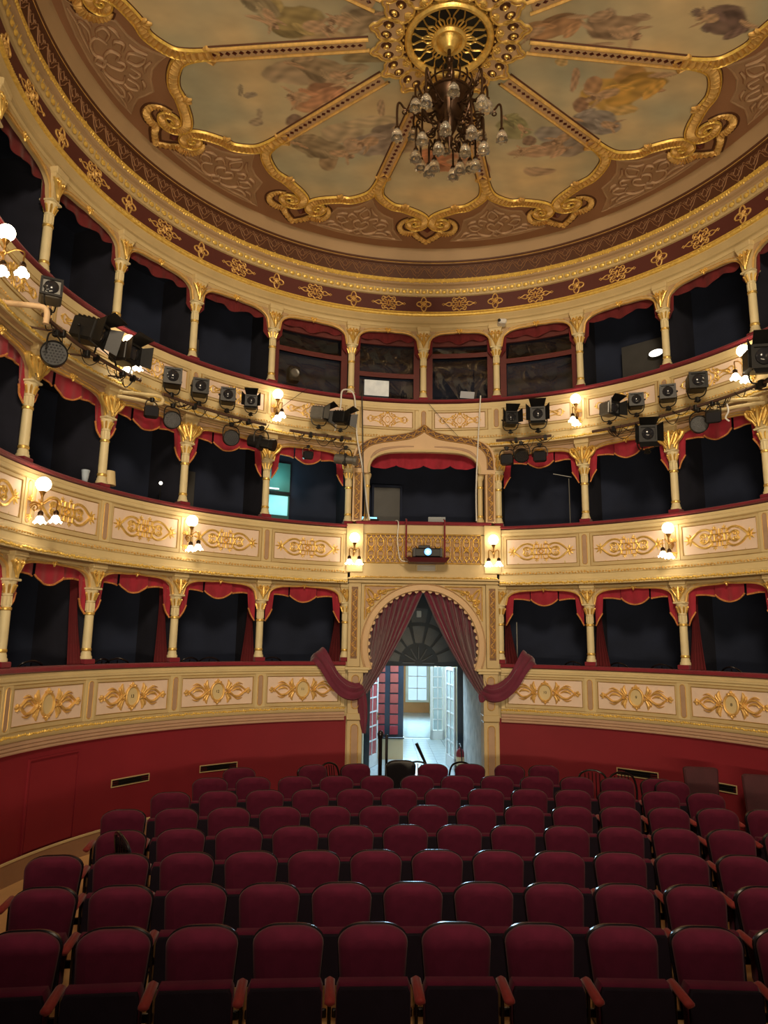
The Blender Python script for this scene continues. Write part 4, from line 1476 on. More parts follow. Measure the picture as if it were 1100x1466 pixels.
    cp = obj('carved_strip', plate(rect(g * 1.17 - .055, g * 1.17 + .055, 2.40, 3.60), .004, lambda x, z, h: (x, -.03 - h, z)), STRIPBG, po, smooth=False)
    obj('running_scroll', scrolls([(g * 1.17, 2.42), (g * 1.17, 3.58)], .10, .016, .034), GOLDM, cp)
    b2 = obj('pedestal', box((g * 1.19, .10, 4.27), (.29, .26, .84), .008), CREAM2, po, smooth=False)
    up = obj('upper_pilaster', box((g * 1.165, .10, 5.24), (.17, .24, 1.0), .006), TAN, po, smooth=False)
    ic = lathe([(.07, 4.74), (.07, 4.79), (.052, 4.82), (.045, 4.86), (.045, 5.36), (.05, 5.38), (.045, 5.40), (.048, 5.5), (.07, 5.56), (.075, 5.60), (.06, 5.62)], 16, (g * 1.0, .1, 0))
    o = obj('colonnette', ic, CREAM, po)
    obj('gilt_ring', lathe([(.05, 4.84), (.055, 4.85), (.055, 4.87), (.05, 4.88)], 16, (g * 1.0, .1, 0)).join(lathe([(.05, 5.36), (.056, 5.37), (.056, 5.39), (.05, 5.40)], 16, (g * 1.0, .1, 0))), GOLD, o)
band = box((0, .1, 3.69), (2.56, .30, .05), .01).join(box((0, .1, 3.74), (2.60, .34, .035), .01)).join(box((0, .12, 3.82), (2.52, .26, .14), .0))
obj('entablature', band, CREAM2, po, smooth=False)
gl = MB()
rg = random.Random(4)
for i in range(80):
    x = -1.26 + 2.52 * (i + .5) / 80
    gl.join(ball((x, -.055, 3.765 + rg.uniform(-.006, .006)), .02 * rg.uniform(.8, 1.2), 6, 4, .8))
obj('garland', gl, GOLD, po)
w = MB().join(box((0, .12, 3.94), (2.3, .22, .17))).join(box((0, .12, 4.60), (2.3, .22, .17)))
for g in (-1, 1):
    w.join(box((g * 1.03, .12, 4.27), (.1, .22, .52)))
obj('balustrade_wall', w, CREAM2, po, smooth=False)
gb = obj('lattice_ground', plate(rect(-.99, .99, 4.02, 4.52), .004, lambda x, z, h: (x, .06 - h, z)), SLOT, po, smooth=False)
un = MB()
ml = lambda x, z, h: (x, .02 - h, z)
pw = .165
for z_, s_ in ((0, 1), (0, -1)):
    un.join(strip([(0, s_ * .25), (0, s_ * .21), (.05, s_ * .15), (.05, s_ * .06), (.0, s_ * .0)], .018, .022, ml))
    un.join(strip([(0, s_ * .21), (-.05, s_ * .15), (-.05, s_ * .06), (.0, s_ * .0)], .018, .022, ml))
    un.join(strip([(-pw / 2, s_ * .25), (-pw / 2, s_ * .22), (-.02, s_ * .12), (.02, s_ * .12), (pw / 2, s_ * .22), (pw / 2, s_ * .25)], .014, .018, ml))
    un.join(strip([(-pw / 2, s_ * .14), (-pw / 2, 0)], .016, .018, ml))
    un.join(strip([(pw / 2, s_ * .14), (pw / 2, 0)], .016, .018, ml))
un.join(strip([(0, -.04), (.035, 0), (0, .04), (-.035, 0)], .02, .03, ml, closed=True))
um = un.mesh('lattice_unit')
for i in range(12):
    obj('lattice_unit', um, GARL, po, Matrix.Translation((-.9075 + pw * i, 0, 4.27)))
obj('lattice_frame', strip([(-.99, 4.02), (-.99, 4.52), (.99, 4.52), (.99, 4.02)], .03, .03, lambda x, z, h: (x, .02 - h, z), closed=True), GOLD, po)
obj('red_rail', box((0, .12, 4.715), (2.36, .30, .06), .015), RAILRED, po, smooth=False)
# ogee frame
OG = cr([(-1.165, 5.68), (-1.16, 5.85), (-1.12, 6.0), (-1.0, 6.12), (-.8, 6.19), (-.5, 6.235), (-.25, 6.28), (-.10, 6.35), (0, 6.43)], 5)
OGL = [tuple(p) for p in OG] + [(-p[0], p[1]) for p in OG[-2::-1]]
IN = cr([(-.97, 5.60), (-.965, 5.74), (-.90, 5.86), (-.78, 5.94), (-.6, 5.985), (-.3, 6.0), (0, 6.005)], 5)
INL = [tuple(p) for p in IN] + [(-p[0], p[1]) for p in IN[-2::-1]]
outp = [(-1.25, 5.6)] + [(x * 1.075, z + .045) for x, z in OGL] + [(1.25, 5.6)] + INL[::-1]
obj('ogee_board', plate(outp[::-1], .16, fm, -.12), TAN, po, smooth=False)
ob = strip(OGL, .12, .006, lambda x, z, h: (x, -.045 - h, z), prof=((-.5, 0), (-.48, 1), (.48, 1), (.5, 0)))
og = obj('ogee_band', ob, BROWN2, po)
obj('running_scroll', scrolls(OGL, .10, .018, .05), GOLDM, og)
for g in (-1, 1):
    o = obj('carved_strip', plate(rect(g * 1.165 - .055, g * 1.165 + .055, 4.76, 5.68), .004, lambda x, z, h: (x, -.022 - h, z)), STRIPBG, po, smooth=False)
    obj('running_scroll', scrolls([(g * 1.165, 4.78), (g * 1.165, 5.66)], .10, .016, .026), GOLDM, o)
obj('inner_moulding', strip(INL, .05, .035, lambda x, z, h: (x, -.04 - h, z)), CREAM, po)
for g in (-1, 1):
    L2 = [(g * .18, 6.085), (g * .45, 6.075), (g * .72, 6.03), (g * .86, 5.96), (g * .93, 5.86)]
    obj('inset_band', strip(cr(L2, 5), .05, .012, lambda x, z, h: (x, -.04 - h, z), taper=(.4, 1, 1)), SLOT, po)
pv = tag(obj('pelmet', cloth_piece(lambda u: (-.97 + 1.94 * u, 6.03), lambda u: (-.97 + 1.94 * u, 5.80 - .065 * abs(math.sin(PI * 4 * u)) ** .7), lambda s, z, h: (s, -h, z), n=64, rows=5, amp=.012, freq=30)[0], VELVET), 'red scalloped pelmet in the ogee frame above the projector', 'pelmet')
pv.matrix_local = Matrix.Translation((0, YP + .2, 0))

# ------------------------------------------------------------------ portal curtains, tied back and thrown over the balcony rails
for g in (-1, 1):
    side = SIDE[g]
    dt = thing('portal_curtain', {-1: 'burgundy curtain of the arch drawn left, end thrown over the balcony rail', 1: 'burgundy curtain of the arch drawn right, end thrown over the balcony rail'}[g], 'curtain', Matrix.Translation((g * .5, YP + .12, 2.0)), 'arch curtains')
    P = []
    nu, nv = 80, 44
    for i in range(nu + 1):
        u = i / nu
        t = math.radians(12 + 79 * u)
        a_ = np.array((-(CR + .03) * math.cos(t), CZ + (CR + .03) * math.sin(t)))
        b_ = np.array((-1.10 + .17 * u, 1.93 - .10 * u))
        c_ = np.array((-1.02 + .62 * u, 2.15 + .42 * u))
        row = []
        for j in range(nv + 1):
            v = j / nv
            p = a_ * (1 - v) ** 2 + 2 * c_ * v * (1 - v) + b_ * v * v
            am = .085 * (1 - .62 * v) * (.5 + min(1, v * 3) * .5)
            y = am * math.sin(u * 6 * 2 * PI + 2.2 * v) + .02 * math.sin(u * 17 * 2 * PI + 5 * v) * (1 - v * .5) - .14 * v ** 2 - .03
            row.append((g * -p[0] - g * .5, y, p[1] - 2.0))
        P.append(row)
    obj('drape', MB().add(*grid(P, flip=g < 0)), CURT, dt)
    # the end, pulled through and laid over the rail
    C = cr([(-1.02, 4.62, 1.90), (-1.14, 4.54, 1.86), (-1.30, 4.52, 1.90), (-1.46, 4.50, 2.04), (-1.58, 4.49, 2.22), (-1.69, 4.50, 2.37), (-1.77, 4.58, 2.42), (-1.83, 4.72, 2.36), (-1.84, 4.80, 2.22)], 7)
    T, N, B = frames(C)
    V = []
    for i in range(len(C)):
        s = i / (len(C) - 1)
        wd = .10 + .07 * s + .02 * math.sin(9 * s)
        row = []
        for k in range(36):
            q = 2 * PI * k / 36
            r = 1 + .16 * math.sin(5 * q + 3 * s) + .10 * math.sin(9 * q - 4 * s)
            p = C[i] + N[i] * wd * r * math.cos(q) * .95 + B[i] * .06 * r * math.sin(q)
            row.append((g * -p[0] - g * .5, p[1] - YP - .12, p[2] - 2.0))
        V.append(row)
    F = grid(V, cv=True, flip=g > 0)
    mb = MB().add(*F)
    mb.f += [tuple(range(35, -1, -1)), tuple((len(C) - 1) * 36 + k for k in range(36))]
    obj('swag', mb, CURT, dt)
    V = []
    for j in range(16):
        v = j / 15
        row = []
        for k in range(28):
            q = 2 * PI * k / 28
            r = 1 + .2 * math.sin(6 * q + v)
            wd = .055 + .03 * math.sin(PI * v) - .03 * v
            row.append((g * (1.03 - .06 * v + wd * r * math.cos(q)) - g * .5, 4.62 + .035 * r * math.sin(q) - YP - .12, 1.92 - (.72 if g < 0 else .2) * v - 2.0))
        V.append(row)
    mb = MB().add(*grid(V, cv=True))
    mb.f += [tuple(range(28)), tuple(15 * 28 + k for k in range(27, -1, -1))]
    obj('tail', mb, CURT, dt)

# ------------------------------------------------------------------ passage and lobby beyond the arch
for g in (-1, 1):
    struct('wall_passage', box((g * 1.10, 6.42, 1.86), (.12, 2.85, 3.72)), STONE if g > 0 else CREAMW, smooth=False)
struct('ceiling_passage', box((0, 6.45, 3.73), (2.3, 3.0, .04)), WHITE, smooth=False)
fl = struct('floor_lobby', box((.4, 12.9, -.03), (5.4, 15.8, .05)), mat('tile_grout', (.35, .36, .36), .5, 0, .1, 8), smooth=False)
fl.location.z = .0
tm = box((0, 0, 0), (.392, .392, .02), .004).mesh('tile', False)
tm.materials.append(TILE)
for i in range(13):
    for j in range(20):
        x, y = -2.0 + .4 * i, 5.2 + .4 * j
        if abs(x - .05) > 1.0 and y < 8.2:
            continue
        if y < 13.2 and -1.2 < x < 2.0:
            obj('tile', tm, None, fl, Matrix.Translation((x, y, .004)), smooth=False)
obj('far_tiles', box((.4, 17.0, .0), (5.2, 7.4, .03)), TILE, fl, smooth=False)
# cross wall with fanlight
fw = struct('wall_fanlight', box((0, 7.98, 2.95), (2.2, .12, 1.56)).join(box((-1.02, 7.98, 1.09), (.2, .12, 2.18))).join(box((1.02, 7.98, 1.09), (.18, .12, 2.18))), NAVY, smooth=False)
mat_pan = mat('blue_grey_panel', (.06, .085, .11), .35, 0, .1, 5)
fan_m = lambda x, z, h: (x, 7.92 - h, z)
for r0, r1, n in ((.42, .78, 7), (.86, 1.16, 7)):
    for i in range(n):
        a0, a1 = math.radians(180 * i / n + 3), math.radians(180 * (i + 1) / n - 3)
        A = np.linspace(a0, a1, 5)
        o_ = [(.1 + r1 * math.cos(t), 2.24 + r1 * math.sin(t)) for t in A] + [(.1 + r0 * math.cos(t), 2.24 + r0 * math.sin(t)) for t in A[::-1]]
        if max(abs(x) for x, z in o_) < 1.09:
            obj('fanlight_panel', plate(o_[::-1], .03, fan_m, 0), mat_pan, fw, smooth=False)
for i in range(7):
    t = math.radians(180 * i / 6)
    obj('fanlight_rib', tube([(.1 + .08 * math.cos(t), 7.90, 2.24 + .08 * math.sin(t)), (.1 + .34 * math.cos(t), 7.90, 2.24 + .34 * math.sin(t))], .016, 6), mat_pan, fw)
ex = thing('exit_lamp', 'small white emergency lamp beside the curtain edge under the arch', 'lamp', Matrix.Translation((.10, 7.86, 3.27)))
obj('body', box((0, 0, 0), (.1, .07, .14), .01), WHITE, ex, smooth=False)
obj('diffuser', box((0, -.038, -.03), (.08, .012, .06), .004), WHITE, ex, smooth=False)
# lobby shell
struct('wall_lobby_right', box((1.22, 16.4, 1.6), (.1, 7.2, 3.2)), CREAMW, smooth=False)
struct('wall_lobby_left', box((-2.3, 14.0, 1.6), (.1, 12.0, 3.2)), CREAMW, smooth=False)
struct('wall_lobby_near', box((1.9, 12.78, 1.6), (1.4, .08, 3.2)), CREAMW, smooth=False)
struct('wall_lobby_side', box((2.55, 10.4, 1.6), (.1, 4.8, 3.2)), CREAMW, smooth=False)
struct('wall_lobby_back', box((.3, 20.1, 1.6), (5.4, .1, 3.2)), ORANGE, smooth=False)
struct('ceiling_lobby', box((.2, 14.1, 3.2), (5.2, 12.2, .06)), WHITE, smooth=False)
wi = struct('window_1', ring_plate(rect(.27, 1.17, .40, 2.32), rect(.37, 1.07, .48, 2.24), .05, lambda x, z, h: (x, 20.04 - h, z)), WHITE, smooth=False)
for i in range(2):
    for j in range(4):
        x0, z0 = .37 + .36 * i, .48 + .445 * j
        obj('pane', box((x0 + .17, 20.03, z0 + .21), (.33, .02, .415)), SKYPANE, wi, smooth=False)
for z0 in (.48 + .43, .48 + .875, .48 + 1.32):
    obj('glazing_bar', box((.72, 20.01, z0 + .005), (.7, .04, .03)), WHITE, wi, smooth=False)
obj('glazing_bar', box((.72, 20.01, 1.36), (.03, .04, 1.76)), WHITE, wi, smooth=False)


def glazed_leaf(label, M, w, h, cols, rows, framem, panem, bottom=.0, n='glazed_door'):
    t = thing(n, label, 'door', M)
    s = .075
    fr = box((s / 2, 0, h / 2), (s, .045, h)).join(box((w - s / 2, 0, h / 2), (s, .045, h))).join(box((w / 2, 0, h - s / 2), (w, .045, s))).join(box((w / 2, 0, .12), (w, .045, .24)))
    obj('frame', fr, framem, t, smooth=False)
    pw_, ph_ = (w - 2 * s) / cols, (h - s - .24) / rows
    for i in range(cols):
        for j in range(rows):
            obj('pane', box((s + pw_ * (i + .5), 0, .24 + ph_ * (j + .5)), (pw_ - .03, .012, ph_ - .03)), panem, t, smooth=False)
    for i in range(1, cols):
        obj('glazing_bar', box((s + pw_ * i, 0, .24 + (h - s - .24) / 2), (.03, .035, h - s - .24)), framem, t, smooth=False)
    for j in range(1, rows):
        obj('glazing_bar', box((w / 2, 0, .24 + ph_ * j), (w - 2 * s, .035, .03)), framem, t, smooth=False)
    hd = obj('handle', tube([(w - .04, -.02, 1.02), (w - .04, -.06, 1.02), (w - .13, -.065, 1.02)], .012, 6), BRASS, t)
    obj('handle_plate', box((w - .04, -.026, 1.02), (.035, .008, .16)), BRASS, t, smooth=False)
    return t


PALE = mat('pale_glass', (.5, .6, .62), .1, 0, .1, 3)
glazed_leaf('white glazed door leaf swung open on the right of the passage', Matrix.Translation((.90, 8.1, .02)) @ Matrix.Rotation(math.radians(97), 4, 'Z'), .85, 2.12, 2, 6, WHITE, PALE)
glazed_leaf('white glazed door standing open deeper in the lobby', Matrix.Translation((1.12, 12.9, .02)) @ Matrix.Rotation(math.radians(188), 4, 'Z'), .42, 2.05, 2, 6, WHITE, PALE)
glazed_leaf('white glazed door leaf folded back behind the left drape', Matrix.Translation((-1.0, 8.1, .02)) @ Matrix.Rotation(math.radians(72), 4, 'Z'), .75, 2.12, 2, 6, WHITE, REDPANE)
# dark screen with red panes on a cream dado
rs = thing('red_paned_screen', 'dark screen with two columns of red panes on a cream dado', 'screen', Matrix.Translation((-.5, 9.45, 0)))
obj('dado', box((0, .1, .24), (.68, .14, .48)), CREAMW, rs, smooth=False)
obj('ledge', box((0, .06, .495), (.72, .24, .035), .008), LACQ, rs, smooth=False)
obj('frame', box((0, .1, 1.6), (.68, .05, 2.2)), NAVY, rs, smooth=False)
for i, x in enumerate((-.19, .12)):
    for j in range(8):
        obj('pane', box((x, .07, .66 + .235 * j), (.19, .02, .20), .004), REDPANE, rs, smooth=False)
fe = thing('fire_extinguisher', 'fire extinguisher standing by the dark jamb right of the passage', 'extinguisher', Matrix.Translation((.93, 7.45, 0)) @ Matrix.Diagonal((1.1, 1.1, 1.15, 1)))
obj('cylinder', lathe([(.07, 0), (.075, .02), (.075, .42), (.06, .47), (.025, .5), (.02, .54)], 16), mat('extinguisher_red', (.25, .03, .04), .35, 0, .05, 4), fe)
obj('label_panel', lathe([(.0765, .2), (.0765, .36)], 16), CREAMW, fe)
obj('valve', box((0, 0, .56), (.04, .09, .04), .006).join(tube([(0, -.03, .57), (0, -.1, .54), (.02, -.09, .3)], .01, 6)), BLACK, fe)

# ------------------------------------------------------------------ projector on its shelf
mat_cap = mat('dark_grey_plastic', (.05, .05, .055), .5, 0, .05, 8)
pj_ = thing('projector', 'black projector with glowing blue-white lens on the balcony shelf', 'projector', Matrix.Translation((.045, YP - .22, 4.075)))
obj('casing', box((0, 0, .085), (.50, .34, .15), .02), BLACK, pj_, smooth=False)
for g in (-1, 1):
    obj('end_cap', box((g * .225, -.01, .085), (.045, .35, .155), .012), mat_cap, pj_, smooth=False)
obj('lens_barrel', lathe([(.06, 0), (.06, .05), (.045, .055)], 20).tf(Matrix.Translation((-.0, -.17, .09)) @ Matrix.Rotation(PI / 2, 4, 'X')), BLACK, pj_)
LX = Matrix.Translation((0, -.222, .09)) @ Matrix.Rotation(PI / 2, 4, 'X')
ln_ = obj('lens', lathe([(.060, -.01), (.058, .004), (.03, .012), (.0005, .014)], 20).tf(LX), mat('blue_lit_lens', (.1, .3, .9), .1, 0, 0, em=(.10, .33, 1.0), es=4), pj_)
obj('lens_core', lathe([(.022, .012), (.018, .020), (.0005, .024)], 16).tf(LX), mat('lamp_beam_core', (.7, .85, 1), .1, 0, 0, em=(.6, .8, 1.0), es=40), ln_)
obj('adjuster_box', box((-.05, .02, .19), (.20, .22, .055), .01), BLACK, pj_, smooth=False)
sh = thing('projector_shelf', 'burgundy shelf hung on two red rods in front of the lattice', 'shelf', Matrix.Translation((.045, YP - .2, 4.0)))
mb = MB()
mb.add([(-.30, -.18, 0), (.30, -.18, 0), (.30, .17, 0), (-.30, .17, 0), (-.37, -.22, .075), (.37, -.22, .075), (.37, .18, .075), (-.37, .18, .075)], [(0, 3, 2, 1), (4, 5, 6, 7), (0, 1, 5, 4), (1, 2, 6, 5), (2, 3, 7, 6), (3, 0, 4, 7)])
obj('tray', mb, mat('burgundy_lacquer', (.09, .012, .018), .45, 0, .1, 5), sh, smooth=False)
for x in (-.355, .30):
    obj('rod', tube([(x, -.02, .06), (x, -.02, .74), (x, .16, .78)], .014, 6), RAILRED, sh)
lamp('projector_beam', 'SPOT', (.045, YP - .50, 4.165), 60, (.55, .72, 1.0), .03, (-.3, -7.0, 2.9), spot=math.radians(50), blend=.8)
pq = thing('emergency_light', 'shallow white emergency light fitting under the projector', 'light fitting', Matrix.Translation((.045, YP + .01, 3.935)))
obj('tray', box((0, -.02, 0), (.34, .03, .10), .006), WHITE, pq, smooth=False)
for g in (-1, 1):
    obj('end_cap', box((g * .165, -.035, 0), (.02, .05, .104), .004), CREAM, pq, smooth=False)
obj('diffuser', box((0, -.038, 0), (.30, .012, .075), .004), mat('grey_diffuser', (.55, .55, .53), .3, 0, .05, 6), pq, smooth=False)
# ------------------------------------------------------------------ wall lamps
tl = lathe([(.014, .045), (.02, .02), (.038, .0), (.05, -.03), (.058, -.05), (.075, -.062)], 14)
tl.v[0][70:, 2] += .012 * np.cos(np.arange(14) * PI)
TULM = tl.mesh('tulip_shade')
GLM = ball((0, 0, 0), .085, 20, 14).mesh('globe')
PLM = None


def sconce(deg, zc, label, spread, grp):
    """spread: 'pair' puts the two tulips either side, 'arm' one under the globe and one further out"""
    global PLM
    t = thing('wall_sconce', label, 'wall lamp', at(deg, zc - .30, RF), grp)
    mp = flat(.02)
    pl = plate([(.035 * math.cos(q) * (1 + .25 * math.cos(4 * q)), .03 + .14 * math.sin(q)) for q in np.linspace(0, 2 * PI, 24, endpoint=False)][::-1], .02, lambda x, z, h: (x, -h - .005, z))
    fan(pl, lambda x, z, h: (x, -h - .02, z), 0, .1, PI / 2, .08, 5, 2.4, .02, .02)
    fan(pl, lambda x, z, h: (x, -h - .02, z), 0, -.05, -PI / 2, .08, 5, 2.4, .02, .02)
    obj('wall_plate', pl, GOLD, t)
    d = .17
    cs = lathe([(.012, .05), (.03, .07), (.014, .09), (.012, .15), (.028, .19), (.042, .215), (.03, .222)], 12, (0, -d, 0))
    cs.join(tube(cr([(0, -.02, .05), (0, -.08, .09), (0, -d, .06)], 5), .012, 6))
    cs.join(tube(np.c_[np.zeros(14), -.09 + spiral(0, 0, .05, .012, 0, 1.3, 14)[:, 0], .02 + spiral(0, 0, .05, .012, 0, 1.3, 14)[:, 1]], .008, 5))
    obj('stem', cs, BRASS, t)
    obj('globe', GLM, GLOBE, t, Matrix.Translation((0, -d, .30)))
    if spread == 'pair':
        pos = [(-.085, -d, -.09), (.085, -d, -.09)]
    else:
        pos = [(0, -d, -.09), (0, -d - .19, -.085)]
    for x, y, z in pos:
        A_ = tube(cr([(0, -d, .06), (x * .6, -d + (y + d) * .55, .12), (x, y, .10), (x, y, .03), (x, y, z + .05)], 5), .009, 6)
        ao = obj('arm', A_, BRASS, t)
        obj('shade_cap', capm, BRASS, ao, Matrix.Translation((x, y, z + .03)))
        obj('tulip_shade', TULM, TULIP, ao, Matrix.Translation((x, y, z)))
    return t


for g in (-1, 1):
    sconce(g * 14.7, 4.43, 'brass sconce with globe on the %s pedestal beside the lattice' % SIDE[g], 'pair', 'sconces of the middle tier')
    sconce(g * 49.7, 4.43, 'brass sconce on middle tier, third pilaster %s of centre' % SIDE[g], 'arm', 'sconces of the middle tier')
    sconce(g * 82.7, 4.43, 'brass sconce on middle tier, fifth pilaster %s of centre' % SIDE[g], 'arm', 'sconces of the middle tier')
    sconce(g * 32.5, 6.775, 'brass sconce on top tier among stage lights, second pilaster %s of centre' % SIDE[g], 'arm', 'sconces of the top tier')
    sconce(g * 66.4, 6.775, 'brass sconce on top tier half hidden by large lantern, fourth pilaster %s' % SIDE[g], 'arm', 'sconces of the top tier')
    sconce(g * 99.3, 6.775, 'brass sconce on top tier, sixth pilaster %s of centre' % SIDE[g], 'arm', 'sconces of the top tier')

# ------------------------------------------------------------------ stage lights on the top balcony
def yoke(w, d, t, up=False):
    s = 1 if up else -1
    mb = tube(cr([(-w / 2, 0, 0), (-w / 2, 0, s * d * .6), (-w * .3, 0, s * d), (w * .3, 0, s * d), (w / 2, 0, s * d * .6), (w / 2, 0, 0)], 4), .009, 5)
    obj('yoke', mb, BLACK, t)
    c = obj('clamp', box((0, 0, s * (d + .03)), (.05, .06, .07), .008).join(tube([(-.045, 0, s * (d + .045)), (.045, 0, s * (d + .045))], .012, 6)), BLACK, t, smooth=False)


def light(kind, deg, z, label, yaw=0, pitch=0, k=1.0, body=None, r=4.5):
    t = thing('stage_light', label, 'stage light', at(deg, z, r) @ Matrix.Diagonal((k, k, k, 1)), 'stage lights on the top balcony')
    R = Matrix.Rotation(math.radians(-yaw), 4, 'Z') @ Matrix.Rotation(math.radians(pitch), 4, 'X')
    body = body or BLACK
    rx = Matrix.Rotation(PI / 2, 4, 'X')
    if kind in ('box', 'barn'):
        h = obj('housing', box((0, 0, 0), (.235, .24, .225), .025, M=R), body, t, smooth=False)
        mb = MB()
        for i in range(4):
            mb.join(box((0, -.06 + .05 * i, .118), (.17, .02, .014)))
        obj('cooling_fins', mb.tf(R), body, h, smooth=False)
        fr = ring_plate(rect(-.115, .115, -.11, .11), rect(-.09, .09, -.085, .085), .02, lambda x, z, q: (x, -.12 - q, z)).tf(R)
        obj('filter_frame', fr, BLACK, h, smooth=False)
        obj('lens', lathe([(.078, 0), (.075, .02), (.055, .035), (.03, .043), (.002, .045)], 20).tf(R @ Matrix.Translation((0, -.115, 0)) @ rx), LENS, h)
        if kind == 'barn':
            for i in range(4):
                a_ = PI / 2 * i
                L = .17 if i % 2 == 0 else .13
                fl_ = MB().add([(-.10, 0, 0), (.10, 0, 0), (.13, 0, L), (-.13, 0, L), (-.10, .006, 0), (.10, .006, 0), (.13, .006, L), (-.13, .006, L)], [(0, 1, 2, 3), (7, 6, 5, 4), (0, 4, 5, 1), (1, 5, 6, 2), (2, 6, 7, 3), (3, 7, 4, 0)])
                Mx = Matrix.Translation((0, -.135, 0)) @ Matrix.Rotation(a_, 4, 'Y') @ Matrix.Translation((0, 0, .11)) @ Matrix.Rotation(math.radians(62), 4, 'X')
                obj('barn_door', fl_.tf(R @ Mx), BLACK, h, smooth=False)
        yoke(.27, .20, t)
        for g in (-1, 1):
            obj('knob', ball((g * .15, 0, 0), .016, 8, 6), BLACK, t)
    elif kind == 'par':
        h = obj('housing', lathe([(.09, -.07), (.125, -.05), (.128, .06), (.118, .065), (.115, .045)], 24).tf(R @ rx), BLACK, t)
        obj('face', lathe([(.116, .045), (.002, .0451)], 24).tf(R @ rx), DIMGREY, h)
        ld = MB()
        for i in range(-3, 4):
            for j in range(-3, 4):
                x, y = .031 * (i + .5 * (j % 2)), .028 * j
                if x * x + y * y < .0105:
                    ld.join(lathe([(.011, .046), (.009, .052), (.001, .054)], 8).tf(Matrix.Translation((x, 0, y)) @ rx))
        obj('led_lenses', ld.tf(R), LENS, h)
        yoke(.285, .19, t, True)
    elif kind == 'profile':
        h = obj('housing', lathe([(.05, -.2), (.085, -.18), (.09, -.02), (.07, .0), (.068, .14), (.085, .15), (.085, .21), (.075, .21)], 18).tf(R @ rx), body, t)
        obj('lens', lathe([(.07, .195), (.001, .19)], 18).tf(R @ rx), LENS, h)
        obj('gate', box((0, .01, .0), (.16, .05, .2), .01, M=R), BLACK, h, smooth=False)
        yoke(.22, .18, t, True)
    elif kind == 'flood':
        h = obj('housing', box((0, 0, 0), (.22, .18, .19), .03, M=R), BLACK, t, smooth=False)
        obj('lens', plate(rect(-.09, .09, -.07, .07), .006, lambda x, z, q: (x, -.09 - q, z)).tf(R), LENS, h, smooth=False)
        yoke(.25, .17, t, True)
    return t


FX = [
    ('box', -90.0, 6.51, 'grey boxed lantern with round lens beside salmon pipe at far left', 62, -6, 1.0, GREYMET),
    ('barn', -79.1, 6.44, 'big black lantern with broad barn doors, second from far left above', -5, 14, 1.3, None),
    ('barn', -69.9, 6.44, 'black barn-door lantern covering a lit sconce on the left', 0, 4, 1.2, None),
    ('box', -58.1, 6.42, 'square black lantern with visible lens left of a white bracket', 38, 0, 1.1, None),
    ('box', -51.6, 6.43, 'square black lantern in front of third top pilaster on the left', 30, 0, 1.05, None),
    ('box', -45.1, 6.44, 'square black lantern, middle of the three beside gilt scrolls at left', 28, 0, 1.0, None),
    ('barn', -39.6, 6.45, 'small black barn-door lantern left of the second top sconce', 30, 0, .85, None),
    ('barn', -24.0, 6.49, 'silver-grey lantern with black barn doors left of ogee frame', -52, 6, 1.0, GREYMET),
    ('barn', -19.0, 6.47, 'dark lantern with lit-edge barn doors nearest left of ogee frame', -48, 8, .95, None),
    ('barn', 19.0, 6.49, 'dark lantern with barn doors nearest right of ogee frame', -20, -4, .95, None),
    ('barn', 25.0, 6.50, 'bulky black lantern with round lens, second right of ogee frame', -12, 0, 1.1, None),
    ('barn', 40.2, 6.42, 'grey-sided black lantern right of second right top sconce', -65, 4, .95, GREYMET),
    ('box', 45.9, 6.45, 'square black lantern before gilt cartouche on the right', -30, 0, .95, None),
    ('box', 52.5, 6.44, 'square black lantern before third top pilaster on the right', -32, 0, 1.0, None),
    ('box', 58.5, 6.47, 'dark grey cube lantern with large lens on the right', -45, 0, 1.1, None),
    ('barn', 71.5, 6.45, 'large black lantern cut by the right picture edge', -60, 6, 1.45, None),
    ('par', -87.4, 5.86, 'round LED lamp with grid face hanging below grey lantern, far left', 60, 8, 1.15, None),
    ('flood', -62.4, 5.81, 'small black lamp hanging left of round LED lamp', 40, 8, .9, None),
    ('par', -57.5, 5.80, 'round LED lamp hanging left of third middle column', 35, 8, 1.0, None),
    ('par', -43.8, 5.79, 'round LED lamp hanging over second left valance drop', 20, 12, 1.0, None),
    ('profile', -36.9, 5.82, 'long cylindrical profile lamp hanging left of second middle column', -40, 14, 1.15, None),
    ('flood', -26.2, 5.74, 'little black lamp hanging before valance left of ogee frame', 10, 12, .75, None),
    ('profile', -17.7, 5.74, 'profile lamp with barrel hanging just left of ogee frame', -62, 8, 1.0, GREYMET),
    ('flood', 18.1, 5.78, 'black cube lamp hanging just right of ogee frame', -5, 5, 1.0, None),
    ('par', 21.3, 5.84, 'tilted round lamp hanging between two cubes right of ogee frame', -10, 50, .95, None),
    ('flood', 25.2, 5.79, 'black lamp hanging third right of ogee frame', -10, 10, 1.0, None),
    ('barn', 47.7, 5.88, 'large black box lamp hanging over second right valance', -35, 8, 1.15, None),
    ('par', 58.4, 5.84, 'round LED lamp hanging over third right valance', -40, 8, 1.0, None),
    ('flood', 61.4, 5.90, 'black cube lamp hanging beside round LED lamp at right', -35, 24, .95, None),
]
for kd, q, z, lb, yw, pt, k, bd in FX:
    light(kd, q, z, lb, yw, pt, k, bd)

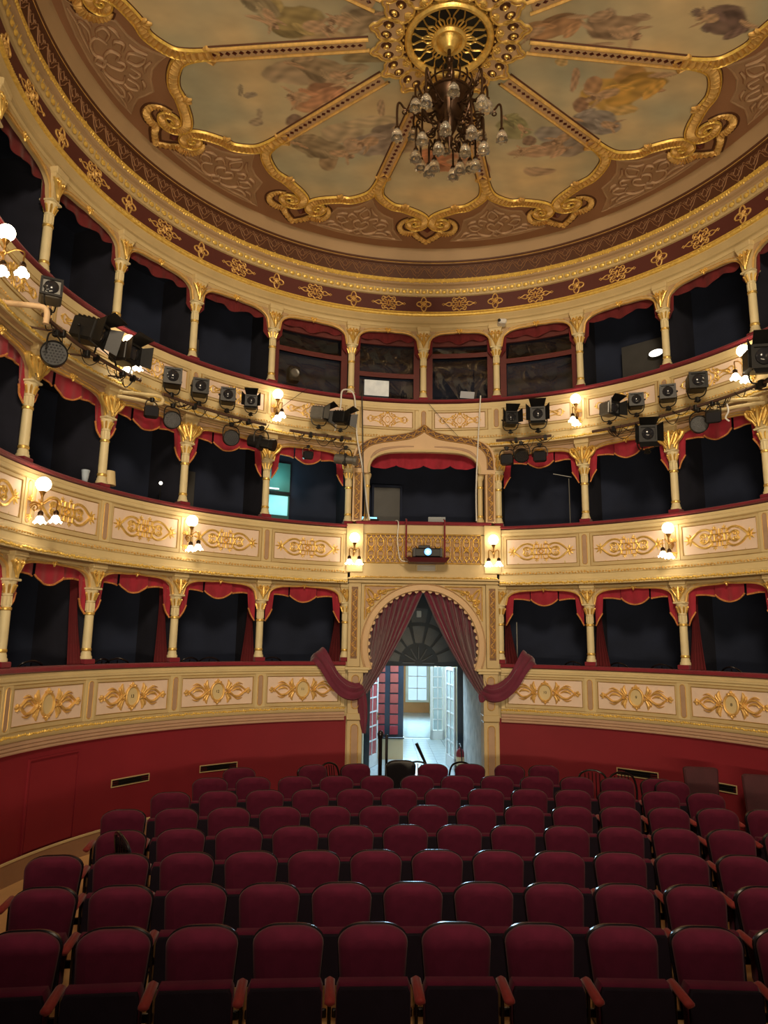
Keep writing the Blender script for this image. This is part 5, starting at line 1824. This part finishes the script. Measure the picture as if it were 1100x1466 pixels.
PIPE = mat('brown_pipe', (.10, .055, .04), .5, .2, .1, 9)
for lo, hi, z, lb in ((-91.5, -64, 6.19, 'brown pipe bar under the big barn-door lantern at left'), (-60, -35, 6.14, 'dark bar crowded with cables under the square lanterns at left'), (-30.5, -16.4, 6.12, 'short bar with hooks left of the ogee frame'), (15.8, 28.5, 6.13, 'short bar right of the ogee frame'), (36.5, 50, 6.10, 'dark bar under the grey-sided lantern at right'), (50.5, 76, 6.12, 'bar carrying the cube lantern at right')):
    m = (lo + hi) / 2
    t = thing('lighting_bar', lb, 'lighting bar', at(m, z, 4.5), 'lighting bars along the top balcony')
    inv = at(m, z, 4.5).inverted()
    obj('pipe', tube([inv @ Vector(pol(4.5, q, z)) for q in np.arange(lo, hi + .1, 2)], .024, 8), PIPE, t)
    n = max(2, int((hi - lo) / 9))
    for i in range(n):
        q = lo + (hi - lo) * (i + .5) / n
        obj('bracket', tube([inv @ Vector(pol(4.5, q, z)), inv @ Vector(pol(4.62, q, z - .02)), inv @ Vector(pol(4.86, q, z + .03))], .013, 6), PIPE, t)
        obj('clamp', box(inv @ Vector(pol(4.5, q + 1.2, z - .02)), (.05, .07, .09), .008), BLACK, t, smooth=False)
    rg = random.Random(int(abs(lo)))
    cb = MB()
    for i in range(int((hi - lo) / 2.2)):
        q = rg.uniform(lo + .5, hi - 4)
        w_ = rg.uniform(2, 5)
        r_ = 4.5 + rg.uniform(-.05, .12)
        s_ = rg.uniform(.04, .2)
        cb.join(tube([inv @ Vector(pol(r_ + .03 * math.sin(3 * u), q + w_ * u, z + .02 - s_ * 4 * u * (1 - u) + rg.uniform(-.006, .006))) for u in np.linspace(0, 1, 9)], .006, 4))
    cb = obj('cables', cb, BLACK, t)
    cb['kind'] = 'stuff'
sal = thing('pipe_bracket', 'salmon painted bent pipe at the far left top balcony', 'pipe', at(-94, 6.0, 4.86))
inv = at(-94, 6.0, 4.86).inverted()
obj('pipe', tube(cr([inv @ Vector(p) for p in (pol(4.90, -93.6, 6.23), pol(4.7, -93.3, 6.23), pol(4.52, -92.9, 6.23), pol(4.45, -92.7, 6.22), pol(4.42, -92.6, 6.17), pol(4.42, -92.6, 6.04))], 6), .032, 10), TAN, sal)
obj('flange', ball(inv @ Vector(pol(4.87, -93.6, 6.23)), .05, 10, 6), TAN, sal)
for q, g, s in ((-61.5, -1, 'left'), (63.5, 1, 'right')):
    t = thing('pipe_bracket', 'cream painted looped bracket between lanterns on the %s top balcony' % s, 'pipe', at(q, 6.05, 4.86))
    obj('pipe', tube(cr([(-.35 * g * -1, -.02, .02), (-.1 * g * -1, -.2, .04), (.12 * g * -1, -.30, .06), (.17 * g * -1, -.31, .0), (.1 * g * -1, -.3, -.06), (-.2 * g * -1, -.2, -.07), (-.4 * g * -1, -.04, -.06)], 6), .026, 8), CREAM, t)
    obj('flange', ball((.35 * g, -.02, .02), .04, 10, 6), CREAM, t)
    obj('hook', tube(cr([(0, -.28, .0), (.03, -.3, -.12), (-.02, -.3, -.2), (.02, -.28, -.26)], 4), .012, 6), WHITE, t)


def cable(label, pts, r, m, name='cable'):
    P = cr(pts, 6)
    o = obj(name, tube(P - P[-1], r, 6), m)
    tag(o, label, 'cable', 'loose cables on the balconies')
    o.location = P[-1]
    return o


cable('thick white cable dropping from the top rail left of the ogee frame', [pol(4.72, -19.5, 6.3), pol(4.72, -18.4, 6.75), pol(4.74, -18.0, 7.06), pol(4.76, -15.6, 7.05), pol(4.72, -15.0, 6.7), pol(4.70, -14.6, 6.2), pol(4.68, -13.2, 5.6), pol(4.68, -12.2, 5.0), pol(4.72, -11.5, 4.76)], .014, WHITE)
cable('black cable running down beside the thick white one', [pol(4.70, -13.8, 7.06), pol(4.68, -13.6, 6.6), pol(4.66, -13.4, 6.0), pol(4.66, -13.2, 5.6), pol(4.66, -12.6, 5.0), pol(4.7, -12.3, 4.77)], .010, BLACK)
cable('straight white cable hanging right of the pelmet', [pol(4.74, 12.3, 7.05), pol(4.70, 12.0, 6.6), pol(4.66, 11.6, 6.0), pol(4.66, 11.2, 5.3), pol(4.68, 11.2, 4.76)], .012, WHITE)
cable('thin white cable looping from rail past the projector', [pol(4.70, -6.0, 4.76), pol(4.55, -5.6, 4.7), pol(4.52, -5.8, 4.4), pol(4.52, -5.2, 4.08), pol(4.5, -3.6, 4.03), pol(4.52, -3.0, 4.08)], .009, WHITE)
cable('thin black wire slanting across the top parapet above the ogee', [pol(4.80, 1.0, 6.95), pol(4.80, 5.0, 6.55), pol(4.76, 9.5, 6.12)], .004, BLACK)
cable('black wire slanting left of the silver-grey lantern', [pol(4.76, -25.5, 7.02), pol(4.78, -28.5, 6.8), pol(4.78, -31.0, 6.6)], .004, BLACK)
cc = thing('security_camera', 'white security camera on the cornice right of centre', 'camera', at(17.0, 8.44, R0 - .06))
obj('mount', box((0, -.02, .06), (.05, .06, .05), .008), WHITE, cc, smooth=False)
obj('body', box((0, -.12, 0), (.15, .2, .09), .02, rz=.3), WHITE, cc, smooth=False)
obj('lens', lathe([(.03, 0), (.028, .02), (.001, .025)], 14).tf(Matrix.Translation((-.03, -.22, 0)) @ Matrix.Rotation(PI / 2, 4, 'X')), LENS, cc)

# ------------------------------------------------------------------ things inside the boxes
def boxchair():
    t = thing('box_chair', '', 'chair', None, 'bentwood chairs in the lowest boxes')
    obj('seat', lathe([(.19, .43), (.2, .44), (.2, .46), (.18, .465)], 20), LACQ, t)
    for x, y in ((-.14, -.13), (.14, -.13)):
        obj('leg', tube([(x, y, .44), (x * 1.2, y * 1.2, 0)], [.016, .011], 6), LACQ, t)
    for g in (-1, 1):
        obj('leg', tube([(g * .15, .14, .44), (g * .17, .2, 0)], [.016, .011], 6), LACQ, t)
    obj('back_hoop', tube(cr([(-.16, .13, .44), (-.185, .19, .66), (-.15, .23, .80), (0, .25, .855), (.15, .23, .80), (.185, .19, .66), (.16, .13, .44)], 5), .013, 6), LACQ, t)
    for x in (-.07, 0, .07):
        obj('spindle', tube([(x, .15, .45), (x * 1.1, .235, .80 + .03 * (x == 0))], .008, 5), LACQ, t)
    return t


bc = boxchair()
used = False
for q, d, tw, lb in ((-79.5, .36, 2.6, 'black bentwood chair in fifth lowest box left, left of two'), (-74.6, .34, 2.9, 'black bentwood chair in the fifth lowest box left, beside crescent drape'), (-62.5, .34, 3.3, 'bentwood chair left of two in fourth lowest box left'), (-58.2, .34, 2.8, 'bentwood chair right of two in fourth lowest box left'), (-45.6, .34, 3.2, 'bentwood chair left of two in second lowest box left'), (-41.0, .34, 2.9, 'bentwood chair right of two in second lowest box left'), (-29.0, .36, 3.0, 'bentwood chair alone in first lowest box left of the arch'), (19.2, .34, 3.3, 'bentwood chair left of two in first lowest box right'), (29.6, .34, 2.9, 'bentwood chair right of two in first lowest box right'), (37.5, .36, 3.0, 'bentwood chair left of two in second lowest box right'), (44.5, .34, 3.3, 'bentwood chair right of two in second lowest box right'), (57.0, .36, 3.0, 'bentwood chair alone in third lowest box right')):
    M = at(q, ZF[1], R0 + d) @ Matrix.Rotation(tw, 4, 'Z')
    if not used:
        bc.matrix_local = M
        bc['label'] = lb
        used = True
    else:
        dup(bc, M, lb)

WHITE_L = mat('small_lit_bulb', (1, .95, .85), .3, 0, 0, em=(1, .93, .8), es=2.0)
GREYP = mat('grey_painted_panel', (.055, .055, .055), .5, 0, .15, 3)
TEAL = mat('teal_wall', (.05, .16, .15), .6, 0, .1, 2)
g_ = thing('box_door', 'grey door at the back of the ogee-framed middle box', 'door', at(-6.4, ZF[2], 5.75))
obj('leaf', box((0, 0, .86), (.50, .04, 1.70), .006), GREYP, g_, smooth=False)
obj('door_frame', ring_plate(rect(-.29, .29, 0, 1.76), rect(-.25, .25, 0, 1.71), .04, flat(.0)), DARK, g_, smooth=False)
m_ = thing('monitor', 'dim flat monitor behind the middle balcony rail', 'monitor', at(3.0, ZF[2], R0 + .28))
obj('screen', box((0, 0, .98), (.32, .02, .2), .006, M=None), mat('dim_screen', (.1, .13, .17), .3, 0, .1, 4), m_, smooth=False)
obj('stand', box((0, .04, .45), (.05, .05, .9)).join(box((0, .04, .015), (.2, .16, .03))), BLACK, m_, smooth=False)
m_ = thing('laptop', 'laptop with glowing cyan screen edge at left of middle rail', 'laptop', at(-10.6, ZR[2] + .125, R0 + .1))
obj('riser', box((0, 0, -.06), (.24, .16, .12), .005), BLACK, m_, smooth=False)
obj('base', box((0, 0, .012), (.28, .2, .024), .006), BLACK, m_, smooth=False)
obj('screen', box((0, .1, .05), (.27, .012, .07), .003), mat('cyan_screen', (.1, .5, .8), .3, 0, 0, em=(.25, .7, 1.0), es=1.6), m_, smooth=False)
# teal-lit window at the back of the first middle box on the left
tw_ = struct('window_2', box((0, 0, .80), (.62, .03, 1.60)), TEAL, M=at(-27.6, ZF[2] + .45, RB - .06), smooth=False)
obj('pane', plate(rect(-.30, .28, .62, .98), .02, flat(.0)), mat('cyan_pane', (.3, .7, .75), .3, 0, .3, 3, em=(.30, .85, .95), es=.55), tw_, smooth=False)
obj('sill', box((0, -.03, 1.03), (.62, .06, .05)), BLACK, tw_, smooth=False)
obj('lamp_strip', box((-.06, -.04, 1.10), (.3, .03, .02)), mat('white_strip', (.8, .9, .9), .3, 0, 0, em=(.8, 1, 1), es=1.2), tw_, smooth=False)
lamp('teal_box_light', 'POINT', pol(5.6, -27.2, 5.6), 5, (.45, .95, .9), .1)
o = tag(obj('lampshade', lathe([(.10, 0), (.075, .20), (.073, .20), (.097, .004)], 18), CREAM), 'cream drum lampshade on the middle rail, fourth column left', 'lampshade')
o.matrix_local = at(-64.4, ZR[2] + .09, R0 + .05)
o = tag(obj('paper_cone', lathe([(.03, 0), (.055, .2), (.05, .2), (.026, .01)], 14), mat('pale_blue_paper', (.45, .55, .68), .6, 0, .1, 8)), 'pale blue paper cone on the middle rail left of fourth column', 'paper')
o.matrix_local = at(-69.5, ZR[2], R0 + .02)
for q, z, lb in ((-52.0, 5.05, 'small bright lamp high in the third middle box left'), (-52.2, 4.75, 'small pale lamp low in the third middle box left')):
    t = thing('reading_lamp', lb, 'lamp', at(q, z, R0 + .3))
    obj('stalk', tube([(0, 0, ZF[2] - z), (0, 0, -.03)], .008, 6), BLACK, t)
    obj('bulb', ball((0, 0, 0), .028, 10, 8), WHITE_L, t)
t = thing('box_wall_lamp', 'oval white lamp glowing in the third top box right', 'lamp', at(44.8, 7.63, 5.60))
obj('glass', lathe([(.10, 0), (.10, .02), (.06, .05), (.001, .06)], 18).tf(Matrix.Diagonal((1.25, 1, .62, 1)) @ Matrix.Rotation(PI / 2, 4, 'X')), WHITE_L, t)
obj('base', lathe([(.12, -.01), (.12, .01)], 18).tf(Matrix.Diagonal((1.25, 1, .62, 1)) @ Matrix.Rotation(PI / 2, 4, 'X')), BLACK, t)
t = thing('grey_screen', 'grey folding screen behind the oval lamp, third top box right', 'screen', at(42.3, ZF[3], RB - .25))
obj('panel', box((0, 0, .85), (.8, .03, 1.7)), GREYP, t, smooth=False)
t = thing('grey_screen', 'grey screen beside second top column left', 'screen', at(-46.3, ZF[3], RB - .35))
obj('panel', box((0, 0, .75), (.34, .03, 1.5)), GREYP, t, smooth=False)
t = thing('grey_screen', 'grey panel at left of the second middle box left', 'screen', at(-44.5, ZF[2], RB - .2))
obj('panel', box((0, 0, .8), (.34, .03, 1.6)), GREYP, t, smooth=False)
# red-framed control room windows in the four middle boxes of the top tier
FRED = mat('red_window_frame', (.11, .018, .016), .6, 0, .1, 4)
PANEG, _nt, _b = node_mat('window_glass')
_t = _nt.nodes.new('ShaderNodeBsdfTransparent')
_g = _nt.nodes.new('ShaderNodeBsdfGlossy')
_g.inputs['Roughness'].default_value = .03
_x = _nt.nodes.new('ShaderNodeMixShader')
_x.inputs[0].default_value = .10
_nt.links.new(_t.outputs[0], _x.inputs[1])
_nt.links.new(_g.outputs[0], _x.inputs[2])
_nt.links.new(_x.outputs[0], _nt.nodes['Material Output'].inputs['Surface'])
for q, hw, zt, lb in ((-24.1, .60, 7.80, 2), (-7.75, .52, 7.56, 3), (7.75, .52, 7.97, 4), (24.1, .60, 7.80, 5)):
    n_ = 'window_%d' % (lb + 1)
    w_ = struct(n_, ring_plate(rect(-hw - .09, hw + .09, 7.0, 8.42, 4), rect(-hw + .02, hw - .02, 7.12, 8.16, 4), .05, bay(7.0, -.14)), FRED, M=at(q, 7.0), smooth=False)
    obj('transom', ring_plate(rect(-hw, hw, zt - .045, zt + .045, 4), rect(-hw + .3, hw - .3, zt - .001, zt + .001, 4), .05, bay(7.0, -.14)).join(plate(rect(-hw, hw, zt - .045, zt + .045, 4), .045, bay(7.0, -.14))), FRED, w_, smooth=False)
    obj('pane', plate(rect(-hw, hw, 7.1, zt - .04, 4), .008, bay(7.0, -.17)), PANEG, w_, smooth=False)
    obj('pane', plate(rect(-hw, hw, zt + .04, 8.2, 4), .008, bay(7.0, -.17)), PANEG, w_, smooth=False)
o = tag(obj('notice_board', plate(rect(-.28, .18, 0, .30), .01, flat(0)), mat('backlit_sheet', (.5, .5, .46), .5, 0, .25, 6, em=(.75, .78, .72), es=.22), smooth=False), 'pale lit sheet showing in left middle top window', 'sheet')
o.matrix_local = at(-9.2, 7.16, R0 + .12)
o = tag(obj('paper_sheet', plate(rect(-.14, .12, 0, .13), .004, flat(0)), mat('grey_sheet', (.3, .3, .3), .6, 0, .1, 6, em=(.6, .6, .6), es=.10), smooth=False), 'white paper sheet leaning low in right middle top window', 'sheet')
o.matrix_local = at(9.3, 7.14, R0 + .12) @ Matrix.Rotation(.12, 4, 'Y')
o = tag(obj('loudspeaker', box((0, .1, .14), (.2, .18, .28), .01), BLACK, smooth=False), 'black loudspeaker behind glass in top box left of middle boxes', 'loudspeaker')
o.matrix_local = at(-26.6, 7.30, R0 + .25)
obj('speaker_cone', lathe([(.085, 0), (.08, .012), (.03, -.01), (.001, .0)], 20).tf(Matrix.Translation((0, .008, .15)) @ Matrix.Rotation(PI / 2, 4, 'X')), GREYMET, o)
ms_ = thing('microphone_stand', 'thin pale boom stand in the first middle box right', 'stand', at(28.9, ZF[2], 5.25))
obj('pole', tube([(0, 0, 0), (0, 0, 1.68)], .010, 6), GREYMET, ms_)
obj('boom', tube([(.05, 0, 1.70), (-.26, -.05, 1.78)], .008, 6), GREYMET, ms_)
obj('base', lathe([(.14, 0), (.13, .02), (.02, .03)], 14), BLACK, ms_)
ms_ = thing('upright_pole', 'pale upright pole in the first lowest box right beside the arch', 'pole', at(18.3, ZF[1], 5.25))
obj('pole', tube([(0, 0, 0), (0, 0, 1.5)], .012, 6), GREYMET, ms_)
obj('base', lathe([(.13, 0), (.12, .02), (.02, .03)], 14), BLACK, ms_)
# ------------------------------------------------------------------ rows of tip-up seats
def superoutline(w, h, r, n=7, flare=.03):
    """seat-back outline: straight sides, broad rounded top corners"""
    o = [(-w / 2 + flare, 0), (w / 2 - flare, 0)]
    for i in range(n + 1):
        t = PI / 2 * i / n
        o.append((w / 2 - r + r * math.cos(t), h - r * .62 + r * .62 * math.sin(t)))
    for i in range(n + 1):
        t = PI / 2 + PI / 2 * i / n
        o.append((-w / 2 + r + r * math.cos(t), h - r * .62 + r * .62 * math.sin(t)))
    return o


def cushion(out, layers, crown=None):
    """loft of an outline: layers of (inset, y)"""
    O = np.array(out)
    c = np.array((0, (O[:, 1].min() + O[:, 1].max()) / 2))
    ext = np.abs(O - c).max(0)
    V = []
    for ins, y in layers:
        Q = c + (O - c) * (1 - ins / ext)
        V.append([(x, y, z) for x, z in Q])
    V, F = grid(V, cv=True)
    n, m = len(out), len(layers)
    F.append(tuple(range(n - 1, -1, -1)))
    F.append(tuple((m - 1) * n + i for i in range(n)))
    return MB().add(V, [q[::-1] for q in F])


BO_ = superoutline(.445, .47, .16)
REC = Matrix.Translation((0, .06, .455)) @ Matrix.Rotation(math.radians(-10), 4, 'X')
m_back = cushion(BO_, [(.02, .0), (.006, -.012), (.0, -.03), (.006, -.052), (.03, -.070), (.08, -.080)]).tf(REC).mesh('backrest', True, 60)
m_shell = cushion([(x * 1.02, z * 1.0 + (.005 if z > .2 else -.01)) for x, z in BO_], [(.012, .035), (0, .026), (0, .0), (.008, -.006)]).tf(REC).mesh('back_shell', True, 40)
SO = [(-.215, .0), (.215, .0), (.225, .03), (.225, .30), (.21, .335), (-.21, .335), (-.225, .30), (-.225, .03)]
TIP = Matrix.Translation((0, -.045, .345)) @ Matrix.Rotation(math.radians(-4), 4, 'X')
m_seat = cushion(SO, [(.02, .0), (0, -.015), (0, -.085), (.014, -.105), (.04, -.112)]).tf(TIP)
m_seat = m_seat.mesh('seat', True, 45)
m_under = cushion([(x * .97, z * .93 + .005) for x, z in SO], [(.0, -.100), (.0, -.128), (.01, -.132)]).tf(TIP).mesh('seat_underside', True, 45)
AW = .535


def arm_mesh(g):
    return box((g * AW / 2, -.12, .640), (.062, .30, .05), .018).mesh('armrest', True, 50)


def leg_mesh(g):
    return box((g * AW / 2, .03, .315), (.022, .13, .61), .008).join(box((g * AW / 2, -.03, .012), (.03, .30, .024), .006)).mesh('leg', False)


m_arm = {g: arm_mesh(g) for g in (-1, 1)}
m_leg = {g: leg_mesh(g) for g in (-1, 1)}
m_br = box((0, .055, .44), (.5, .03, .05), .006).mesh('seat_bracket', False)


def seat(label, M, ends):
    t = thing('theatre_seat', label, 'seat', M, 'tip-up seats of the stalls')
    obj('backrest', m_back, SEATRED, t)
    obj('back_shell', m_shell, LACQ, t)
    s = obj('seat', m_seat, SEATRED, t)
    obj('seat_underside', m_under, SEATDK, s)
    obj('seat_bracket', m_br, LACQ, t)
    for g in ends:
        obj('armrest', m_arm[g], ARMRED, t)
        obj('leg', m_leg[g], LACQ, t)
    return t


# each row: first seat x, number of seats, row curve y = c0 + c1 x + c2 x^2, spacing
ROWS = [
    (-2.87, 10, (-2.525, .018, -.020), .532),
    (-3.10, 11, (-1.754, .028, -.015), .530),
    (-3.37, 12, (-.934, .029, -.018), .528),
    (-3.10, 13, (-.088, .047, -.022), .531),
    (-3.37, 14, (.737, .060, -.016), .534),
    (-3.13, 13, (1.634, .062, -.022), .5345),
    (-2.88, 12, (2.467, .065, -.021), .538),
]
RN = ['front', 'second', 'third', 'fourth', 'fifth', 'sixth', 'seventh']
for (x0, n, (c0, c1, c2), sp), rn in zip(ROWS, RN):
    for i in range(n):
        x = x0 + sp * i
        y = c0 + c1 * x + c2 * x * x
        rz = math.atan(c1 + 2 * c2 * x)
        if i == 0:
            lb = 'red tip-up seat at the left end of the %s row' % rn
        elif i == n - 1:
            lb = 'red tip-up seat at the right end of the %s row' % rn
        else:
            lb = 'red tip-up seat, %s from the left in the %s row' % (ORD[i], rn)
        seat(lb, Matrix.Translation((x, y, 0)) @ Matrix.Rotation(rz, 4, 'Z'), (-1, 1) if i == 0 else (1,))
for i, (x, y, rz, lb) in enumerate(((-1.62, 3.17, .55, 'rear red seat turned aside, farthest left behind the seventh row'), (-1.02, 3.30, .35, 'rear red seat turned aside in front of the dark post'), (.08, 3.37, .0, 'rear red seat in the middle before the lobby light'), (.62, 3.42, -.1, 'rear red seat right of the middle below the fire extinguisher'), (1.18, 3.40, -.3, 'rear red seat behind seventh row, right of the arch jamb'), (1.72, 3.39, .0, 'rear red seat farthest right behind the seventh row'), (-2.65, 2.85, .2, 'red seat turned aside near the left vent'), (3.18, 2.32, .0, 'red seat near the right vents, behind the seventh row'))):
    seat(lb, Matrix.Translation((x, y, 0)) @ Matrix.Rotation(rz, 4, 'Z'), (-1, 1))


# loose black bentwood chairs by the entrance
def bentwood(label, M):
    t = thing('bentwood_chair', label, 'chair', M, 'loose black chairs by the entrance')
    obj('seat', lathe([(.2, .435), (.21, .445), (.21, .465), (.19, .47)], 22), LACQ, t)
    for g in (-1, 1):
        obj('leg', tube([(g * .15, -.15, .44), (g * .18, -.19, 0)], [.018, .012], 6), LACQ, t)
        obj('leg', tube([(g * .15, .15, .44), (g * .18, .23, 0)], [.018, .012], 6), LACQ, t)
    obj('back_hoop', tube(cr([(-.17, .13, .44), (-.215, .19, .72), (-.19, .23, .92), (-.1, .255, .99), (0, .26, 1.01), (.1, .255, .99), (.19, .23, .92), (.215, .19, .72), (.17, .13, .44)], 5), .017, 7), LACQ, t)
    for x in (-.11, -.055, 0, .055, .11):
        obj('spindle', tube([(x * .9, .155, .46), (x, .235, .985 - abs(x) * .25)], .008, 5), LACQ, t)
    obj('leg_ring', tube([(.16 * math.cos(q), .02 + .17 * math.sin(q), .2) for q in np.linspace(0, 2 * PI, 20, endpoint=False)], .009, 5, closed=True), LACQ, t)
    return t


LOW = Matrix.Diagonal((.95, .95, .86, 1))
T4 = Matrix.Translation
RZ = lambda q: Matrix.Rotation(q, 4, 'Z')
t = thing('low_backed_chair', 'dark lacquered chair with solid rounded back against the lobby light', 'chair', T4((-.36, 3.6, 0)) @ RZ(.1))
obj('backrest', cushion(superoutline(.46, .45, .15), [(.01, .03), (0, .02), (0, -.02), (.02, -.035)]).tf(T4((0, .18, .47)) @ Matrix.Rotation(math.radians(-8), 4, 'X')), LACQ, t)
obj('seat', box((0, -.04, .44), (.44, .44, .06), .02), LACQ, t)
for gx in (-1, 1):
    for gy in (-1, 1):
        obj('leg', tube([(gx * .18, -.04 + gy * .18, .42), (gx * .19, -.04 + gy * .2, 0)], [.02, .014], 6), LACQ, t)
bentwood('black bentwood chair with its spindles against the lobby light', T4((-.14, 3.75, 0)) @ RZ(-.1) @ LOW)
bentwood('black bentwood chair left of the arch, its hoop round a red seat', T4((-1.30, 3.62, 0)) @ RZ(.9) @ LOW)
bentwood('black bentwood chair at the right of the lobby light', T4((.44, 3.80, 0)) @ RZ(-.6) @ LOW)
bentwood('black bentwood chair standing below the right slot vent', T4((2.38, 3.25, 0)) @ RZ(-.2) @ LOW)
bentwood('second black bentwood chair below the right slot vent', T4((2.84, 3.1, 0)) @ RZ(.15) @ LOW)
bentwood('black bentwood chair at the left aisle beside the fourth row', T4((-2.78, -.62, 0)) @ RZ(2.2))
for x, y, rz, lb in ((3.56, 2.25, -.15, 'tall dark upholstered chair left of the two by the right wall'), (4.05, 1.75, -.35, 'tall dark upholstered chair right of the two by the right wall')):
    t = thing('high_backed_chair', lb, 'chair', T4((x, y, 0)) @ RZ(rz), 'tall dark chairs by the right wall')
    obj('backrest', cushion(superoutline(.44, .62, .06), [(.01, .03), (0, .02), (0, -.03), (.02, -.05)]).tf(T4((0, .2, .48)) @ Matrix.Rotation(math.radians(-6), 4, 'X')), mat('dark_maroon_cloth', (.055, .012, .018), .8, 0, .15, 8, .1, 200), t)
    obj('seat', box((0, -.02, .44), (.46, .46, .09), .03), SEATDK, t)
    for gx in (-1, 1):
        for gy in (-1, 1):
            obj('leg', tube([(gx * .19, -.02 + gy * .19, .4), (gx * .2, -.02 + gy * .2, 0)], [.02, .015], 6), LACQ, t)
ps = thing('rope_post', 'dark round-topped post standing in the doorway left of the light', 'post', T4((-.70, 3.9, 0)))
obj('post', lathe([(.15, 0), (.15, .02), (.03, .04), (.03, 1.22), (.045, 1.25), (.05, 1.29), (.03, 1.33), (.002, 1.34)], 14), LACQ, ps)
ps = thing('rope_post', 'second dark post close right of the round-topped post', 'post', T4((-.60, 4.2, 0)))
obj('post', lathe([(.13, 0), (.13, .02), (.022, .04), (.022, 1.24), (.001, 1.25)], 14), LACQ, ps)
ls = thing('leaning_stick', 'black stick slanting up from the chairs against the lobby light', 'stick', T4((-.02, 4.0, 0)))
obj('shaft', tube([(.22, 0, .0), (.02, 0, .85), (-.12, 0, 1.14)], [.022, .022, .026], 8), LACQ, ls)
